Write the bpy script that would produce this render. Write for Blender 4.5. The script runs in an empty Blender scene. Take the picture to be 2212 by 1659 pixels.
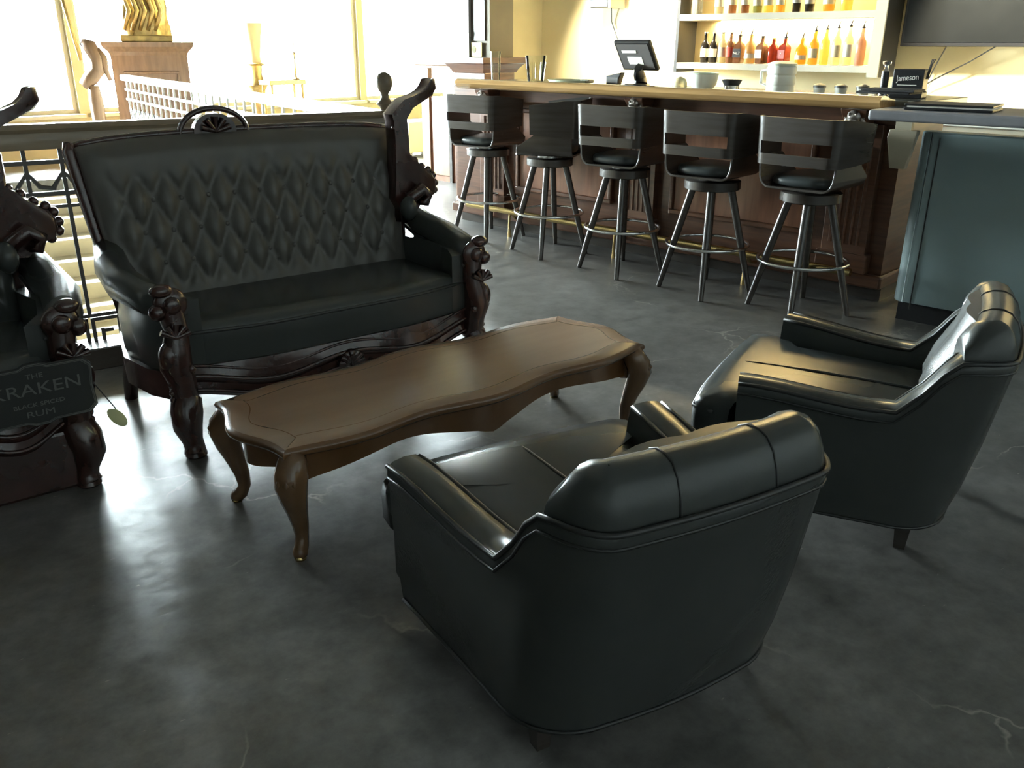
import bpy, bmesh, math, random
from mathutils import Vector, Matrix
random.seed(7)
PI = math.pi
S = bpy.context.scene
COL = S.collection

# ------------------------------------------------------------------ camera
cam_d = bpy.data.cameras.new('camera')
cam = bpy.data.objects.new('camera', cam_d)
COL.objects.link(cam)
cam_d.sensor_fit = 'HORIZONTAL'
cam_d.sensor_width = 36.0
cam_d.lens = 36.0 * 1850.0 / 2212.0
cam_d.clip_start = 0.02
cam_d.clip_end = 200
cam.location = (0, 0, 1.3637)
pitch, roll = 0.3765, -0.005
cam.matrix_world = (Matrix.Translation((0, 0, 1.3637)) @ Matrix.Rotation(PI / 2 - pitch, 4, 'X')
                    @ Matrix.Rotation(-roll, 4, 'Z'))
S.camera = cam

# ------------------------------------------------------------------ frames
BA = math.radians(-43.8)                       # direction of the bar
BD = Vector((math.cos(BA), math.sin(BA), 0))
BN = Vector((-BD.y, BD.x, 0))
B0 = Vector((-0.163, 6.881, 0))
def BP(x, y, z=0.0):
    return B0 + BD * x + BN * y + Vector((0, 0, z))
BARM = Matrix.Translation(B0) @ Matrix.Rotation(BA, 4, 'Z')
RA = math.radians(34)                          # direction of the stair railing
RD = Vector((math.cos(RA), math.sin(RA), 0))
RB = Vector((-RD.y, RD.x, 0))
R0 = Vector((-0.65, 4.56, 0))
RAILM = Matrix.Translation(R0) @ Matrix.Rotation(RA, 4, 'Z')

# ------------------------------------------------------------------ light
SKY = 300.0
W = bpy.data.worlds.new('sky'); S.world = W
W.use_nodes = True
bg = W.node_tree.nodes['Background']
bg.inputs[0].default_value = (0.82, 0.97, 1.0, 1)
bg.inputs[1].default_value = SKY
WIN_X = -6.7                                    # window wall, in bar coordinates
WINS = [(-3.6, -1.72), (-1.6, -0.55), (-0.43, 3.75), (3.87, 6.05)]   # y ranges
WIN_Z = (0.55, 2.45)
for (y0, y1) in WINS:
    ld = bpy.data.lights.new('window_portal', 'AREA')
    ld.shape = 'RECTANGLE'; ld.size = y1 - y0; ld.size_y = WIN_Z[1] - WIN_Z[0]
    ld.cycles.is_portal = True
    lo = bpy.data.objects.new('window_portal', ld); COL.objects.link(lo)
    c = BP(WIN_X - 0.02, (y0 + y1) / 2, sum(WIN_Z) / 2)
    # local -Z must point along +BD, local X along BN
    z = -BD; x = BN; y = z.cross(x)
    lo.matrix_world = Matrix(((x.x, y.x, z.x, c.x), (x.y, y.y, z.y, c.y), (x.z, y.z, z.z, c.z), (0, 0, 0, 1)))

def area_light(name, loc, aim, sx, sy, power, col):
    ld = bpy.data.lights.new(name, 'AREA'); ld.shape = 'RECTANGLE'
    ld.size = sx; ld.size_y = sy; ld.energy = power; ld.color = col
    lo = bpy.data.objects.new(name, ld); COL.objects.link(lo)
    z = (Vector(loc) - Vector(aim)).normalized()
    x = BD.copy(); x = (x - z * x.dot(z)).normalized(); y = z.cross(x)
    lo.matrix_world = Matrix(((x.x, y.x, z.x, loc[0]), (x.y, y.y, z.y, loc[1]), (x.z, y.z, z.z, loc[2]), (0, 0, 0, 1)))
    return lo
# unseen warm spots put in to whiten the wall behind the bar
for sx in (-0.66, -0.05, 2.75, 3.6, 4.5):
    ld = bpy.data.lights.new('wall_wash_spot', 'SPOT'); ld.energy = 280 if sx < -0.5 else 420; ld.color = (1.0, 0.90, 0.68)
    ld.spot_size = math.radians(74); ld.spot_blend = 0.6; ld.shadow_soft_size = 0.06
    lo = bpy.data.objects.new('wall_wash_spot', ld); COL.objects.link(lo)
    lo.location = BP(sx, 1.45, 2.25)
    lo.rotation_euler = (BP(sx + 0.15, 2.35, 1.30) - BP(sx, 1.45, 2.25)).to_track_quat('-Z', 'Y').to_euler()

vs = S.view_settings
vs.view_transform = 'Standard'; vs.look = 'None'; vs.gamma = 1.0
vs.use_curve_mapping = False
vs.exposure = 0.5
S.cycles.use_denoising = True
S.cycles.max_bounces = 6
S.cycles.diffuse_bounces = 4
S.cycles.glossy_bounces = 3
S.cycles.transmission_bounces = 4
S.cycles.transparent_max_bounces = 8
S.cycles.use_adaptive_sampling = True
S.cycles.adaptive_threshold = 0.2
S.cycles.sample_clamp_indirect = 6.0
S.cycles.caustics_reflective = False
S.cycles.caustics_refractive = False

# ------------------------------------------------------------------ materials
MATS = {}
def mat(name, col, rough=0.5, metal=0.0, col2=None, nscale=6.0, ncon=(0.35, 0.65), bump=0.0, bscale=60.0,
        coat=0.0, spec=0.5, stretch=None, trans=0.0, ior=1.45, emit=0.0, rvar=0.0, alpha=None, sheen=0.0):
    if name in MATS: return MATS[name]
    m = bpy.data.materials.new(name); m.use_nodes = True
    nt = m.node_tree; N = nt.nodes; L = nt.links
    p = N['Principled BSDF']
    p.inputs['Base Color'].default_value = (*col, 1)
    p.inputs['Roughness'].default_value = rough
    p.inputs['Metallic'].default_value = metal
    p.inputs['Coat Weight'].default_value = coat
    p.inputs['Coat Roughness'].default_value = 0.12
    p.inputs['Specular IOR Level'].default_value = spec
    p.inputs['Transmission Weight'].default_value = trans
    p.inputs['IOR'].default_value = ior
    p.inputs['Sheen Weight'].default_value = sheen
    if emit > 0:
        p.inputs['Emission Color'].default_value = (*col, 1)
        p.inputs['Emission Strength'].default_value = emit
    tc = N.new('ShaderNodeTexCoord')
    src = tc.outputs['Object']
    if stretch:
        mp = N.new('ShaderNodeMapping'); mp.inputs['Scale'].default_value = stretch
        L.new(src, mp.inputs['Vector']); src = mp.outputs['Vector']
    if col2 is not None or rvar:
        nz = N.new('ShaderNodeTexNoise'); nz.inputs['Scale'].default_value = nscale
        nz.inputs['Detail'].default_value = 6
        L.new(src, nz.inputs['Vector'])
        cr = N.new('ShaderNodeValToRGB')
        cr.color_ramp.elements[0].position = ncon[0]; cr.color_ramp.elements[1].position = ncon[1]
        cr.color_ramp.elements[0].color = (*col, 1); cr.color_ramp.elements[1].color = (*(col2 or col), 1)
        L.new(nz.outputs['Fac'], cr.inputs['Fac'])
        L.new(cr.outputs['Color'], p.inputs['Base Color'])
        if rvar:
            mr = N.new('ShaderNodeMapRange')
            mr.inputs['From Min'].default_value = 0.3; mr.inputs['From Max'].default_value = 0.7
            mr.inputs['To Min'].default_value = rough - rvar; mr.inputs['To Max'].default_value = rough + rvar
            L.new(nz.outputs['Fac'], mr.inputs['Value']); L.new(mr.outputs['Result'], p.inputs['Roughness'])
    if bump:
        b2 = N.new('ShaderNodeTexNoise'); b2.inputs['Scale'].default_value = bscale; b2.inputs['Detail'].default_value = 4
        L.new(src, b2.inputs['Vector'])
        bp = N.new('ShaderNodeBump'); bp.inputs['Strength'].default_value = bump; bp.inputs['Distance'].default_value = 0.01
        L.new(b2.outputs['Fac'], bp.inputs['Height']); L.new(bp.outputs['Normal'], p.inputs['Normal'])
    MATS[name] = m
    return m

def glass_pane(name, tint=(1, 1, 1), refl=0.06):
    m = bpy.data.materials.new(name); m.use_nodes = True
    nt = m.node_tree; N = nt.nodes; L = nt.links
    for n in list(N):
        if n.type != 'OUTPUT_MATERIAL': N.remove(n)
    out = [n for n in N if n.type == 'OUTPUT_MATERIAL'][0]
    t = N.new('ShaderNodeBsdfTransparent'); t.inputs[0].default_value = (*tint, 1)
    g = N.new('ShaderNodeBsdfGlossy'); g.inputs['Roughness'].default_value = 0.03
    lw = N.new('ShaderNodeFresnel'); lw.inputs['IOR'].default_value = 1.3 + refl
    mx = N.new('ShaderNodeMixShader')
    L.new(lw.outputs[0], mx.inputs[0]); L.new(t.outputs[0], mx.inputs[1]); L.new(g.outputs[0], mx.inputs[2])
    L.new(mx.outputs[0], out.inputs[0])
    return m

def floor_material():
    m = bpy.data.materials.new('polished_concrete'); m.use_nodes = True
    nt = m.node_tree; N = nt.nodes; L = nt.links
    p = N['Principled BSDF']
    tc = N.new('ShaderNodeTexCoord')
    n1 = N.new('ShaderNodeTexNoise'); n1.inputs['Scale'].default_value = 1.3; n1.inputs['Detail'].default_value = 8
    n1.inputs['Roughness'].default_value = 0.65
    L.new(tc.outputs['Object'], n1.inputs['Vector'])
    cr = N.new('ShaderNodeValToRGB')
    cr.color_ramp.elements[0].position = 0.3; cr.color_ramp.elements[1].position = 0.72
    cr.color_ramp.elements[0].color = (0.072, 0.069, 0.064, 1); cr.color_ramp.elements[1].color = (0.150, 0.144, 0.134, 1)
    L.new(n1.outputs['Fac'], cr.inputs['Fac'])
    # hairline cracks and scuffs, pale
    vo = N.new('ShaderNodeTexVoronoi'); vo.feature = 'DISTANCE_TO_EDGE'; vo.inputs['Scale'].default_value = 1.1
    nd = N.new('ShaderNodeTexNoise'); nd.inputs['Scale'].default_value = 3.0; nd.inputs['Detail'].default_value = 5
    L.new(tc.outputs['Object'], nd.inputs['Vector'])
    ad = N.new('ShaderNodeVectorMath'); ad.operation = 'MULTIPLY_ADD'
    ad.inputs[1].default_value = (0.5, 0.5, 0.5)
    L.new(nd.outputs['Color'], ad.inputs[0]); L.new(tc.outputs['Object'], ad.inputs[2])
    L.new(ad.outputs[0], vo.inputs['Vector'])
    c2 = N.new('ShaderNodeMapRange'); c2.inputs['From Min'].default_value = 0.0; c2.inputs['From Max'].default_value = 0.008
    c2.inputs['To Min'].default_value = 1.0; c2.inputs['To Max'].default_value = 0.0
    L.new(vo.outputs['Distance'], c2.inputs['Value'])
    gate = N.new('ShaderNodeTexNoise'); gate.inputs['Scale'].default_value = 1.9
    L.new(tc.outputs['Object'], gate.inputs['Vector'])
    g2 = N.new('ShaderNodeMapRange'); g2.inputs['From Min'].default_value = 0.52; g2.inputs['From Max'].default_value = 0.62
    L.new(gate.outputs['Fac'], g2.inputs['Value'])
    mu = N.new('ShaderNodeMath'); mu.operation = 'MULTIPLY'
    L.new(c2.outputs[0], mu.inputs[0]); L.new(g2.outputs[0], mu.inputs[1])
    mx = N.new('ShaderNodeMixRGB'); mx.inputs[2].default_value = (0.26, 0.24, 0.21, 1)
    # scuffs: mid-scale mottling and small pale flecks
    n9 = N.new('ShaderNodeTexNoise'); n9.inputs['Scale'].default_value = 11; n9.inputs['Detail'].default_value = 8; n9.inputs['Roughness'].default_value = 0.7
    L.new(tc.outputs['Object'], n9.inputs['Vector'])
    m9 = N.new('ShaderNodeMapRange'); m9.inputs['From Min'].default_value = 0.35; m9.inputs['From Max'].default_value = 0.65
    m9.inputs['To Min'].default_value = 0.72; m9.inputs['To Max'].default_value = 1.28
    L.new(n9.outputs['Fac'], m9.inputs['Value'])
    mm = N.new('ShaderNodeMixRGB'); mm.blend_type = 'MULTIPLY'; mm.inputs[0].default_value = 1.0
    L.new(cr.outputs['Color'], mm.inputs[1]); L.new(m9.outputs[0], mm.inputs[2])
    nf = N.new('ShaderNodeTexNoise'); nf.inputs['Scale'].default_value = 26; nf.inputs['Detail'].default_value = 2
    mpf = N.new('ShaderNodeMapping'); mpf.inputs['Scale'].default_value = (1.0, 2.6, 1.0)
    L.new(tc.outputs['Object'], mpf.inputs['Vector']); L.new(mpf.outputs[0], nf.inputs['Vector'])
    f1 = N.new('ShaderNodeMapRange'); f1.inputs['From Min'].default_value = 0.735; f1.inputs['From Max'].default_value = 0.78
    L.new(nf.outputs['Fac'], f1.inputs['Value'])
    mf = N.new('ShaderNodeMath'); mf.operation = 'MAXIMUM'
    L.new(mu.outputs[0], mf.inputs[0]); L.new(f1.outputs[0], mf.inputs[1])
    L.new(mf.outputs[0], mx.inputs[0]); L.new(mm.outputs[0], mx.inputs[1])
    L.new(mx.outputs[0], p.inputs['Base Color'])
    mr = N.new('ShaderNodeMapRange')
    mr.inputs['From Min'].default_value = 0.3; mr.inputs['From Max'].default_value = 0.7
    mr.inputs['To Min'].default_value = 0.31; mr.inputs['To Max'].default_value = 0.41
    n3 = N.new('ShaderNodeTexNoise'); n3.inputs['Scale'].default_value = 4.5; n3.inputs['Detail'].default_value = 7
    L.new(tc.outputs['Object'], n3.inputs['Vector']); L.new(n3.outputs['Fac'], mr.inputs['Value'])
    L.new(mr.outputs[0], p.inputs['Roughness'])
    b2 = N.new('ShaderNodeTexNoise'); b2.inputs['Scale'].default_value = 14; b2.inputs['Detail'].default_value = 6
    L.new(tc.outputs['Object'], b2.inputs['Vector'])
    bp = N.new('ShaderNodeBump'); bp.inputs['Strength'].default_value = 0.12; bp.inputs['Distance'].default_value = 0.01
    L.new(b2.outputs['Fac'], bp.inputs['Height']); L.new(bp.outputs['Normal'], p.inputs['Normal'])
    # worn wax polish: diffuse concrete under a Beckmann gloss layer
    df = N.new('ShaderNodeBsdfDiffuse'); gl = N.new('ShaderNodeBsdfGlossy'); gl.distribution = 'BECKMANN'
    fr = N.new('ShaderNodeFresnel'); fr.inputs['IOR'].default_value = 1.5
    ms = N.new('ShaderNodeMixShader')
    L.new(mx.outputs[0], df.inputs['Color']); L.new(bp.outputs['Normal'], df.inputs['Normal'])
    L.new(mr.outputs[0], gl.inputs['Roughness']); L.new(bp.outputs['Normal'], gl.inputs['Normal'])
    L.new(fr.outputs[0], ms.inputs[0]); L.new(df.outputs[0], ms.inputs[1]); L.new(gl.outputs[0], ms.inputs[2])
    out = [n for n in N if n.type == 'OUTPUT_MATERIAL'][0]
    L.new(ms.outputs[0], out.inputs['Surface'])
    N.remove(p)
    return m

M_FLOOR = floor_material()
M_CREAM = mat('cream_plaster', (0.68, 0.58, 0.34), 0.8, col2=(0.63, 0.53, 0.30), nscale=2.0, bump=0.05)
M_DARKWALL = mat('dark_plaster', (0.26, 0.265, 0.26), 0.85, col2=(0.24, 0.245, 0.24), nscale=1.5)
M_CEIL = mat('ceiling_paint', (0.25, 0.25, 0.245), 0.9, col2=(0.23, 0.23, 0.225))
M_WHITEFRAME = mat('window_paint', (0.80, 0.74, 0.55), 0.6)
M_PANE = glass_pane('window_glass')
M_BARWOOD = mat('bar_mahogany', (0.075, 0.032, 0.018), 0.32, col2=(0.13, 0.058, 0.030), nscale=3.0, stretch=(1, 1, 14), coat=0.3, bump=0.03, bscale=20)
M_BARPANEL = mat('bar_panel_wood', (0.17, 0.070, 0.036), 0.36, col2=(0.24, 0.105, 0.055), nscale=3.0, stretch=(9, 9, 1), coat=0.3)
M_BARTOP = mat('bar_rail_wood', (0.42, 0.26, 0.11), 0.14, col2=(0.32, 0.19, 0.075), nscale=3.0, stretch=(1, 12, 12), coat=0.9)
M_BARSURF = mat('bar_surface', (0.34, 0.32, 0.25), 0.14, col2=(0.28, 0.26, 0.20), nscale=5, coat=0.6)
M_BLACKWOOD = mat('stool_wood', (0.043, 0.036, 0.031), 0.27, col2=(0.056, 0.048, 0.042), nscale=4, stretch=(1, 1, 10), coat=0.25)
M_CHROME = mat('chrome', (0.72, 0.72, 0.72), 0.12, metal=1.0, rvar=0.03, nscale=20)
M_BRASS = mat('brass', (0.62, 0.46, 0.20), 0.22, metal=1.0, rvar=0.05, nscale=12)
M_PAD = mat('stool_vinyl', (0.035, 0.042, 0.042), 0.33, bump=0.05, bscale=180)
M_LEATHER = mat('black_leather', (0.040, 0.044, 0.042), 0.27, col2=(0.046, 0.049, 0.046), nscale=5, bump=0.03, bscale=140, spec=0.36)
M_LEATHER2 = mat('veiled_tufted_leather', (0.066, 0.062, 0.054), 0.42, col2=(0.080, 0.075, 0.065), nscale=5, bump=0.03, bscale=140)  # lighter than the other sofa leather, window glare painted into the back
M_SEATL = mat('shaded_seat_leather', (0.030, 0.033, 0.032), 0.24, col2=(0.036, 0.039, 0.037), nscale=5, spec=0.16)  # darker, duller version of the chair leather, painting shade onto the seats
M_WELT = mat('leather_welt', (0.018, 0.019, 0.018), 0.38, bump=0.05, bscale=150)
M_CARVED = mat('carved_mahogany', (0.026, 0.011, 0.009), 0.24, col2=(0.044, 0.018, 0.014), nscale=9, coat=0.5, bump=0.15, bscale=35)
M_TABLE = mat('table_wood', (0.250, 0.160, 0.105), 0.26, col2=(0.205, 0.130, 0.085), nscale=1.6, ncon=(0.2, 0.8), stretch=(1.0, 7, 7), coat=0.25, bump=0.015, bscale=30)
M_TABLEEDGE = mat('table_edge_wood', (0.15, 0.075, 0.032), 0.25, col2=(0.11, 0.054, 0.023), nscale=6, coat=0.4)
M_TABLELEG = mat('table_leg_wood', (0.16, 0.088, 0.042), 0.27, col2=(0.105, 0.055, 0.026), nscale=8, coat=0.4, bump=0.04)
M_IRON = mat('wrought_iron', (0.045, 0.042, 0.04), 0.5, bump=0.1, bscale=50)
M_RAILWOOD = mat('handrail_wood', (0.15, 0.115, 0.075), 0.35, col2=(0.11, 0.083, 0.052), nscale=3, stretch=(1, 8, 8), coat=0.3)
M_STONE = mat('stair_stone', (0.55, 0.48, 0.34), 0.7, col2=(0.46, 0.40, 0.28), nscale=5)
M_TEAL = mat('teal_vinyl', (0.20, 0.255, 0.258), 0.36, col2=(0.18, 0.235, 0.238), nscale=3, bump=0.06, bscale=160)
M_GREYTOP = mat('grey_laminate', (0.20, 0.20, 0.215), 0.42, col2=(0.17, 0.17, 0.18), nscale=12)
M_BLACKPL = mat('black_plastic', (0.016, 0.016, 0.017), 0.38, bump=0.03, bscale=90)
M_RUBBER = mat('black_rubber', (0.018, 0.018, 0.018), 0.75, bump=0.3, bscale=140)
M_SCREEN = mat('tv_glass', (0.012, 0.013, 0.013), 0.06, spec=0.18, col2=(0.014, 0.015, 0.015))
M_SHELFW = mat('shelf_paint', (0.58, 0.53, 0.40), 0.55, col2=(0.52, 0.47, 0.35), nscale=4)
M_SHELFB = mat('shelf_black', (0.022, 0.022, 0.022), 0.5, bump=0.03)
M_WARMLED = mat('warm_led', (1.0, 0.82, 0.45), 0.5, emit=40.0)
M_WHITECER = mat('white_ceramic', (0.72, 0.74, 0.68), 0.3, rvar=0.05)
M_GREENCER = mat('pale_green_plastic', (0.55, 0.62, 0.50), 0.4, rvar=0.05)
M_CLEAR = glass_pane('clear_glass', (0.97, 0.98, 0.95), 0.06)
M_GOLD = mat('gold_leaf', (0.72, 0.50, 0.18), 0.35, metal=0.7, col2=(0.36, 0.24, 0.09), nscale=9, bump=0.5, bscale=22)
M_CABWOOD = mat('cabinet_wood', (0.26, 0.15, 0.085), 0.4, col2=(0.20, 0.115, 0.065), nscale=4, stretch=(8, 8, 1), coat=0.2)
M_TAN = mat('tan_vinyl', (0.40, 0.31, 0.17), 0.6, bump=0.05)
M_BEIGE = mat('beige_enamel', (0.36, 0.32, 0.23), 0.45, bump=0.03)
M_KHAKI = mat('khaki_paint', (0.16, 0.14, 0.095), 0.7, col2=(0.14, 0.12, 0.085), nscale=4)
M_GREYPIPE = mat('galvanised_grey', (0.36, 0.36, 0.33), 0.45, metal=0.4, rvar=0.06)
M_PAPERY = mat('yellow_card', (0.75, 0.62, 0.28), 0.7, rvar=0.05)
M_PAPERW = mat('white_paper', (0.80, 0.78, 0.70), 0.7, rvar=0.05)
M_SIGNB = mat('sign_black', (0.020, 0.021, 0.020), 0.6, rvar=0.05)
M_SIGNT = mat('sign_chalk', (0.11, 0.11, 0.105), 0.7, rvar=0.05)
M_FOAM = mat('pale_yellow_foam', (0.55, 0.55, 0.30), 0.7, rvar=0.05)
M_IVY = mat('ivy_leaf', (0.16, 0.17, 0.05), 0.6, col2=(0.30, 0.26, 0.08), nscale=20)

# ------------------------------------------------------------------ mesh builder
class MB:
    def __init__(s): s.v = []; s.f = []
    def add(s, vs_, fs_, M=None):
        o = len(s.v)
        for p in vs_:
            p = Vector(p)
            s.v.append(tuple(M @ p) if M is not None else tuple(p))
        for f in fs_: s.f.append(tuple(i + o for i in f))
        return s
    def box(s, x0, x1, y0, y1, z0, z1, M=None):
        v = [(x0,y0,z0),(x1,y0,z0),(x1,y1,z0),(x0,y1,z0),(x0,y0,z1),(x1,y0,z1),(x1,y1,z1),(x0,y1,z1)]
        return s.add(v, [(0,3,2,1),(4,5,6,7),(0,1,5,4),(1,2,6,5),(2,3,7,6),(3,0,4,7)], M)
    def lathe(s, prof, seg=16, M=None, sx=1.0, sy=1.0):
        v = []; f = []
        n = len(prof)
        for (r, z) in prof:
            for k in range(seg):
                a = 2 * PI * k / seg
                v.append((r * math.cos(a) * sx, r * math.sin(a) * sy, z))
        for i in range(n - 1):
            for k in range(seg):
                k2 = (k + 1) % seg
                f.append((i*seg+k, i*seg+k2, (i+1)*seg+k2, (i+1)*seg+k))
        f.append(tuple(range(seg - 1, -1, -1)))
        f.append(tuple((n-1)*seg + k for k in range(seg)))
        return s.add(v, f, M)
    def loft(s, rings, closed=True, cap=True, M=None, wrap=False):
        v = []; f = []
        m = len(rings[0]); n = len(rings)
        for r in rings: v.extend(r)
        R = n if wrap else n - 1
        for i in range(R):
            i2 = (i + 1) % n
            for k in range(m if closed else m - 1):
                k2 = (k + 1) % m
                f.append((i*m+k, i*m+k2, i2*m+k2, i2*m+k))
        if cap and not wrap and closed:
            f.append(tuple(range(m - 1, -1, -1)))
            f.append(tuple((n-1)*m + k for k in range(m)))
        return s.add(v, f, M)
    def tube(s, pts, rad, seg=8, closed=False, M=None, flat=None):
        pts = [Vector(p) for p in pts]; n = len(pts)
        if not isinstance(rad, (list, tuple)): rad = [rad] * n
        rings = []
        up = None
        for i in range(n):
            if closed: t = (pts[(i+1) % n] - pts[i-1])
            else: t = pts[min(i+1, n-1)] - pts[max(i-1, 0)]
            t.normalize()
            if up is None:
                up = Vector((0,0,1)) if abs(t.z) < 0.9 else Vector((1,0,0))
            u = (up - t * up.dot(t))
            if u.length < 1e-5: u = t.orthogonal()
            u.normalize(); w = t.cross(u); up = u
            fx = flat or (1, 1)
            rings.append([tuple(pts[i] + (u * math.cos(2*PI*k/seg) * fx[0] + w * math.sin(2*PI*k/seg) * fx[1]) * rad[i]) for k in range(seg)])
        return s.loft(rings, True, not closed, M, wrap=closed)
    def prism(s, out, z0, z1, M=None):
        n = len(out)
        v = [(x, y, z0) for x, y in out] + [(x, y, z1) for x, y in out]
        f = [tuple(range(n-1, -1, -1)), tuple(range(n, 2*n))]
        for k in range(n):
            k2 = (k+1) % n
            f.append((k, k2, n+k2, n+k))
        return s.add(v, f, M)
    def ball(s, c, r, seg=12, sc=(1,1,1), M=None):
        prof = [(max(1e-4, math.sin(PI*i/8)) * r, -math.cos(PI*i/8) * r) for i in range(9)]
        T = Matrix.Translation(c) @ Matrix.Diagonal((sc[0], sc[1], sc[2], 1))
        return s.lathe(prof, seg, (M @ T) if M is not None else T)
    def mesh(s, name):
        me = bpy.data.meshes.new(name); me.from_pydata(s.v, [], s.f); me.validate(); me.update()
        bm = bmesh.new(); bm.from_mesh(me); bmesh.ops.recalc_face_normals(bm, faces=bm.faces); bm.to_mesh(me); bm.free()
        return me
    def build(s, name, m, parent=None, smooth=40, bevel=0.0, sub=0, bseg=2):
        me = s.mesh(name)
        return link(name, me, m, parent, smooth, bevel, sub, bseg)

def link(name, me, m, parent=None, smooth=40, bevel=0.0, sub=0, bseg=2):
    if m is not None and not me.materials: me.materials.append(m)
    o = bpy.data.objects.new(name, me); COL.objects.link(o)
    if smooth:
        me.polygons.foreach_set('use_smooth', [True] * len(me.polygons))
        if smooth < 180: me.set_sharp_from_angle(angle=math.radians(smooth))
    if bevel:
        b = o.modifiers.new('bevel', 'BEVEL'); b.width = bevel; b.segments = bseg; b.limit_method = 'ANGLE'; b.angle_limit = math.radians(40)
    if sub:
        d = o.modifiers.new('sub', 'SUBSURF'); d.levels = sub; d.render_levels = sub
    if parent is not None: o.parent = parent
    return o

def thing(name, label, cat, loc=(0,0,0), rz=0.0, group=None):
    o = bpy.data.objects.new(name, None); COL.objects.link(o)
    o.empty_display_size = 0.1
    o.location = loc; o.rotation_euler = (0, 0, rz)
    return tag(o, label, cat, group)
def tag(o, label, cat, group=None):
    o['label'] = label; o['category'] = cat
    if group: o['group'] = group
    return o
def place(o, loc, rz=0.0):
    o.location = loc; o.rotation_euler = (0, 0, rz); return o
def struct(o):
    o['kind'] = 'structure'; return o
def copy_tree(o, parent=None):
    c = o.copy(); COL.objects.link(c)
    if parent is not None:
        c.parent = parent
    for ch in list(o.children): copy_tree(ch, c)
    return c
def T(x, y, z): return Matrix.Translation((x, y, z))
def RX(a): return Matrix.Rotation(a, 4, 'X')
def RY(a): return Matrix.Rotation(a, 4, 'Y')
def RZ(a): return Matrix.Rotation(a, 4, 'Z')
def lerp(a, b, t): return a + (b - a) * t
def sstep(a, b, x):
    t = max(0.0, min(1.0, (x - a) / (b - a))); return t * t * (3 - 2 * t)
def text_mesh(name, txt, size, m, parent, M, ext=0.001, align='CENTER', sx=1.0):
    cu = bpy.data.curves.new(name, 'FONT'); cu.body = txt; cu.size = size; cu.extrude = ext
    cu.align_x = align; cu.align_y = 'CENTER'
    to = bpy.data.objects.new(name + '_tmp', cu); COL.objects.link(to)
    dg = bpy.context.evaluated_depsgraph_get()
    me = bpy.data.meshes.new_from_object(to.evaluated_get(dg))
    bpy.data.objects.remove(to); bpy.data.curves.remove(cu)
    me.transform(M @ Matrix.Diagonal((sx, 1, 1, 1)))
    me.materials.clear()
    o = link(name, me, m, parent, smooth=0)
    return o

# ================================================================== THE ROOM
HOLE_A, HOLE_B = 3.6, 6.4          # stair opening: along -RD, along +RB from the newel
def floor():
    b = MB()
    E = 14.0
    a0, a1, b0, b1 = -HOLE_A, 0.0, 0.06, HOLE_B
    def q(xa, xb, ya, yb):
        b.box(xa, xb, ya, yb, -0.18, 0.0)
    q(-E, E, -E, b0); q(-E, E, b1, E + 4); q(-E, a0, b0, b1); q(a1, E, b0, b1)
    o = b.build('floor', M_FLOOR, smooth=0); o.matrix_world = RAILM
    struct(o)
floor()

X0, X1, Y0, Y1, YB, CZ = WIN_X, 8.0, -7.5, 6.6, 2.35, 4.4
def wall(name, x0, x1, y0, y1, z0, z1, m):
    o = MB().box(x0, x1, y0, y1, z0, z1).build(name, m, smooth=0)
    o.matrix_world = BARM; struct(o); return o
wall('ceiling', X0 - 0.2, X1 + 0.2, Y0 - 0.2, Y1 + 0.2, CZ, CZ + 0.1, M_CEIL)
wall('wall_back', -1.62, X1, YB, YB + 0.15, 0, 2.45, M_CREAM)
wall('wall_upper_bounce_cut', -1.62, X1, YB, YB + 0.15, 2.45, CZ, M_DARKWALL)  # unseen dark band added to cut yellow bounce off the high wall
wall('wall_pier', -2.6, -1.62, 1.82, YB + 0.15, 0, CZ, M_CREAM)
wall('wall_alcove', -2.6, -2.45, YB + 0.15, Y1, 0, CZ, M_CREAM)
wall('wall_far', X0, -2.45, Y1, Y1 + 0.15, 0, CZ, M_CREAM)
wall('wall_right', X1, X1 + 0.15, Y0, YB + 0.15, 0, CZ, M_DARKWALL)
wall('wall_front', X0, X1 + 0.15, Y0 - 0.15, Y0, 0, CZ, M_DARKWALL)
def light_block_wall():
    # unseen partition added left of the seating group to block window light
    o = MB().box(-4.6, -1.80, 0.25, 0.45, 0, CZ).build('wall_light_block', M_DARKWALL, smooth=0)
    o.matrix_world = Matrix.Translation((-0.668, 3.144, 0)) @ Matrix.Rotation(math.radians(38), 4, 'Z'); struct(o)
light_block_wall()
def window_wall():
    b = MB()
    z0, z1 = WIN_Z
    b.box(X0 - 0.2, X0, Y0, Y1 + 0.15, 0, z0)
    b.box(X0 - 0.2, X0, Y0, Y1 + 0.15, z1, CZ)
    ys = [Y0] + [v for w in WINS for v in w] + [Y1 + 0.15]
    for i in range(0, len(ys), 2):
        b.box(X0 - 0.2, X0, ys[i], ys[i+1], z0, z1)
    o = b.build('wall_window', M_CREAM, smooth=0); o.matrix_world = BARM; struct(o)
    for i, (y0, y1) in enumerate(WINS):
        w = bpy.data.objects.new('window_%d' % (i + 1), None); COL.objects.link(w)
        w.matrix_world = BARM @ T(X0 - 0.1, (y0 + y1) / 2, z0); struct(w)
        hw = (y1 - y0) / 2; H = z1 - z0; t = 0.05
        f = MB()
        f.box(-0.03, 0.03, -hw, hw, 0, t); f.box(-0.03, 0.03, -hw, hw, H - t, H)
        f.box(-0.03, 0.03, -hw, -hw + t, t, H - t); f.box(-0.03, 0.03, hw - t, hw, t, H - t)
        f.build('window_frame', M_WHITEFRAME, w, smooth=0)
        MB().box(-0.004, 0.004, -hw + t, hw - t, t, H - t).build('window_pane', M_PANE, w, smooth=0)
        MB().box(0.03, 0.22, -hw - 0.03, hw + 0.03, -0.045, 0.0).build('window_sill', M_WHITEFRAME, w, smooth=0, bevel=0.006)
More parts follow.
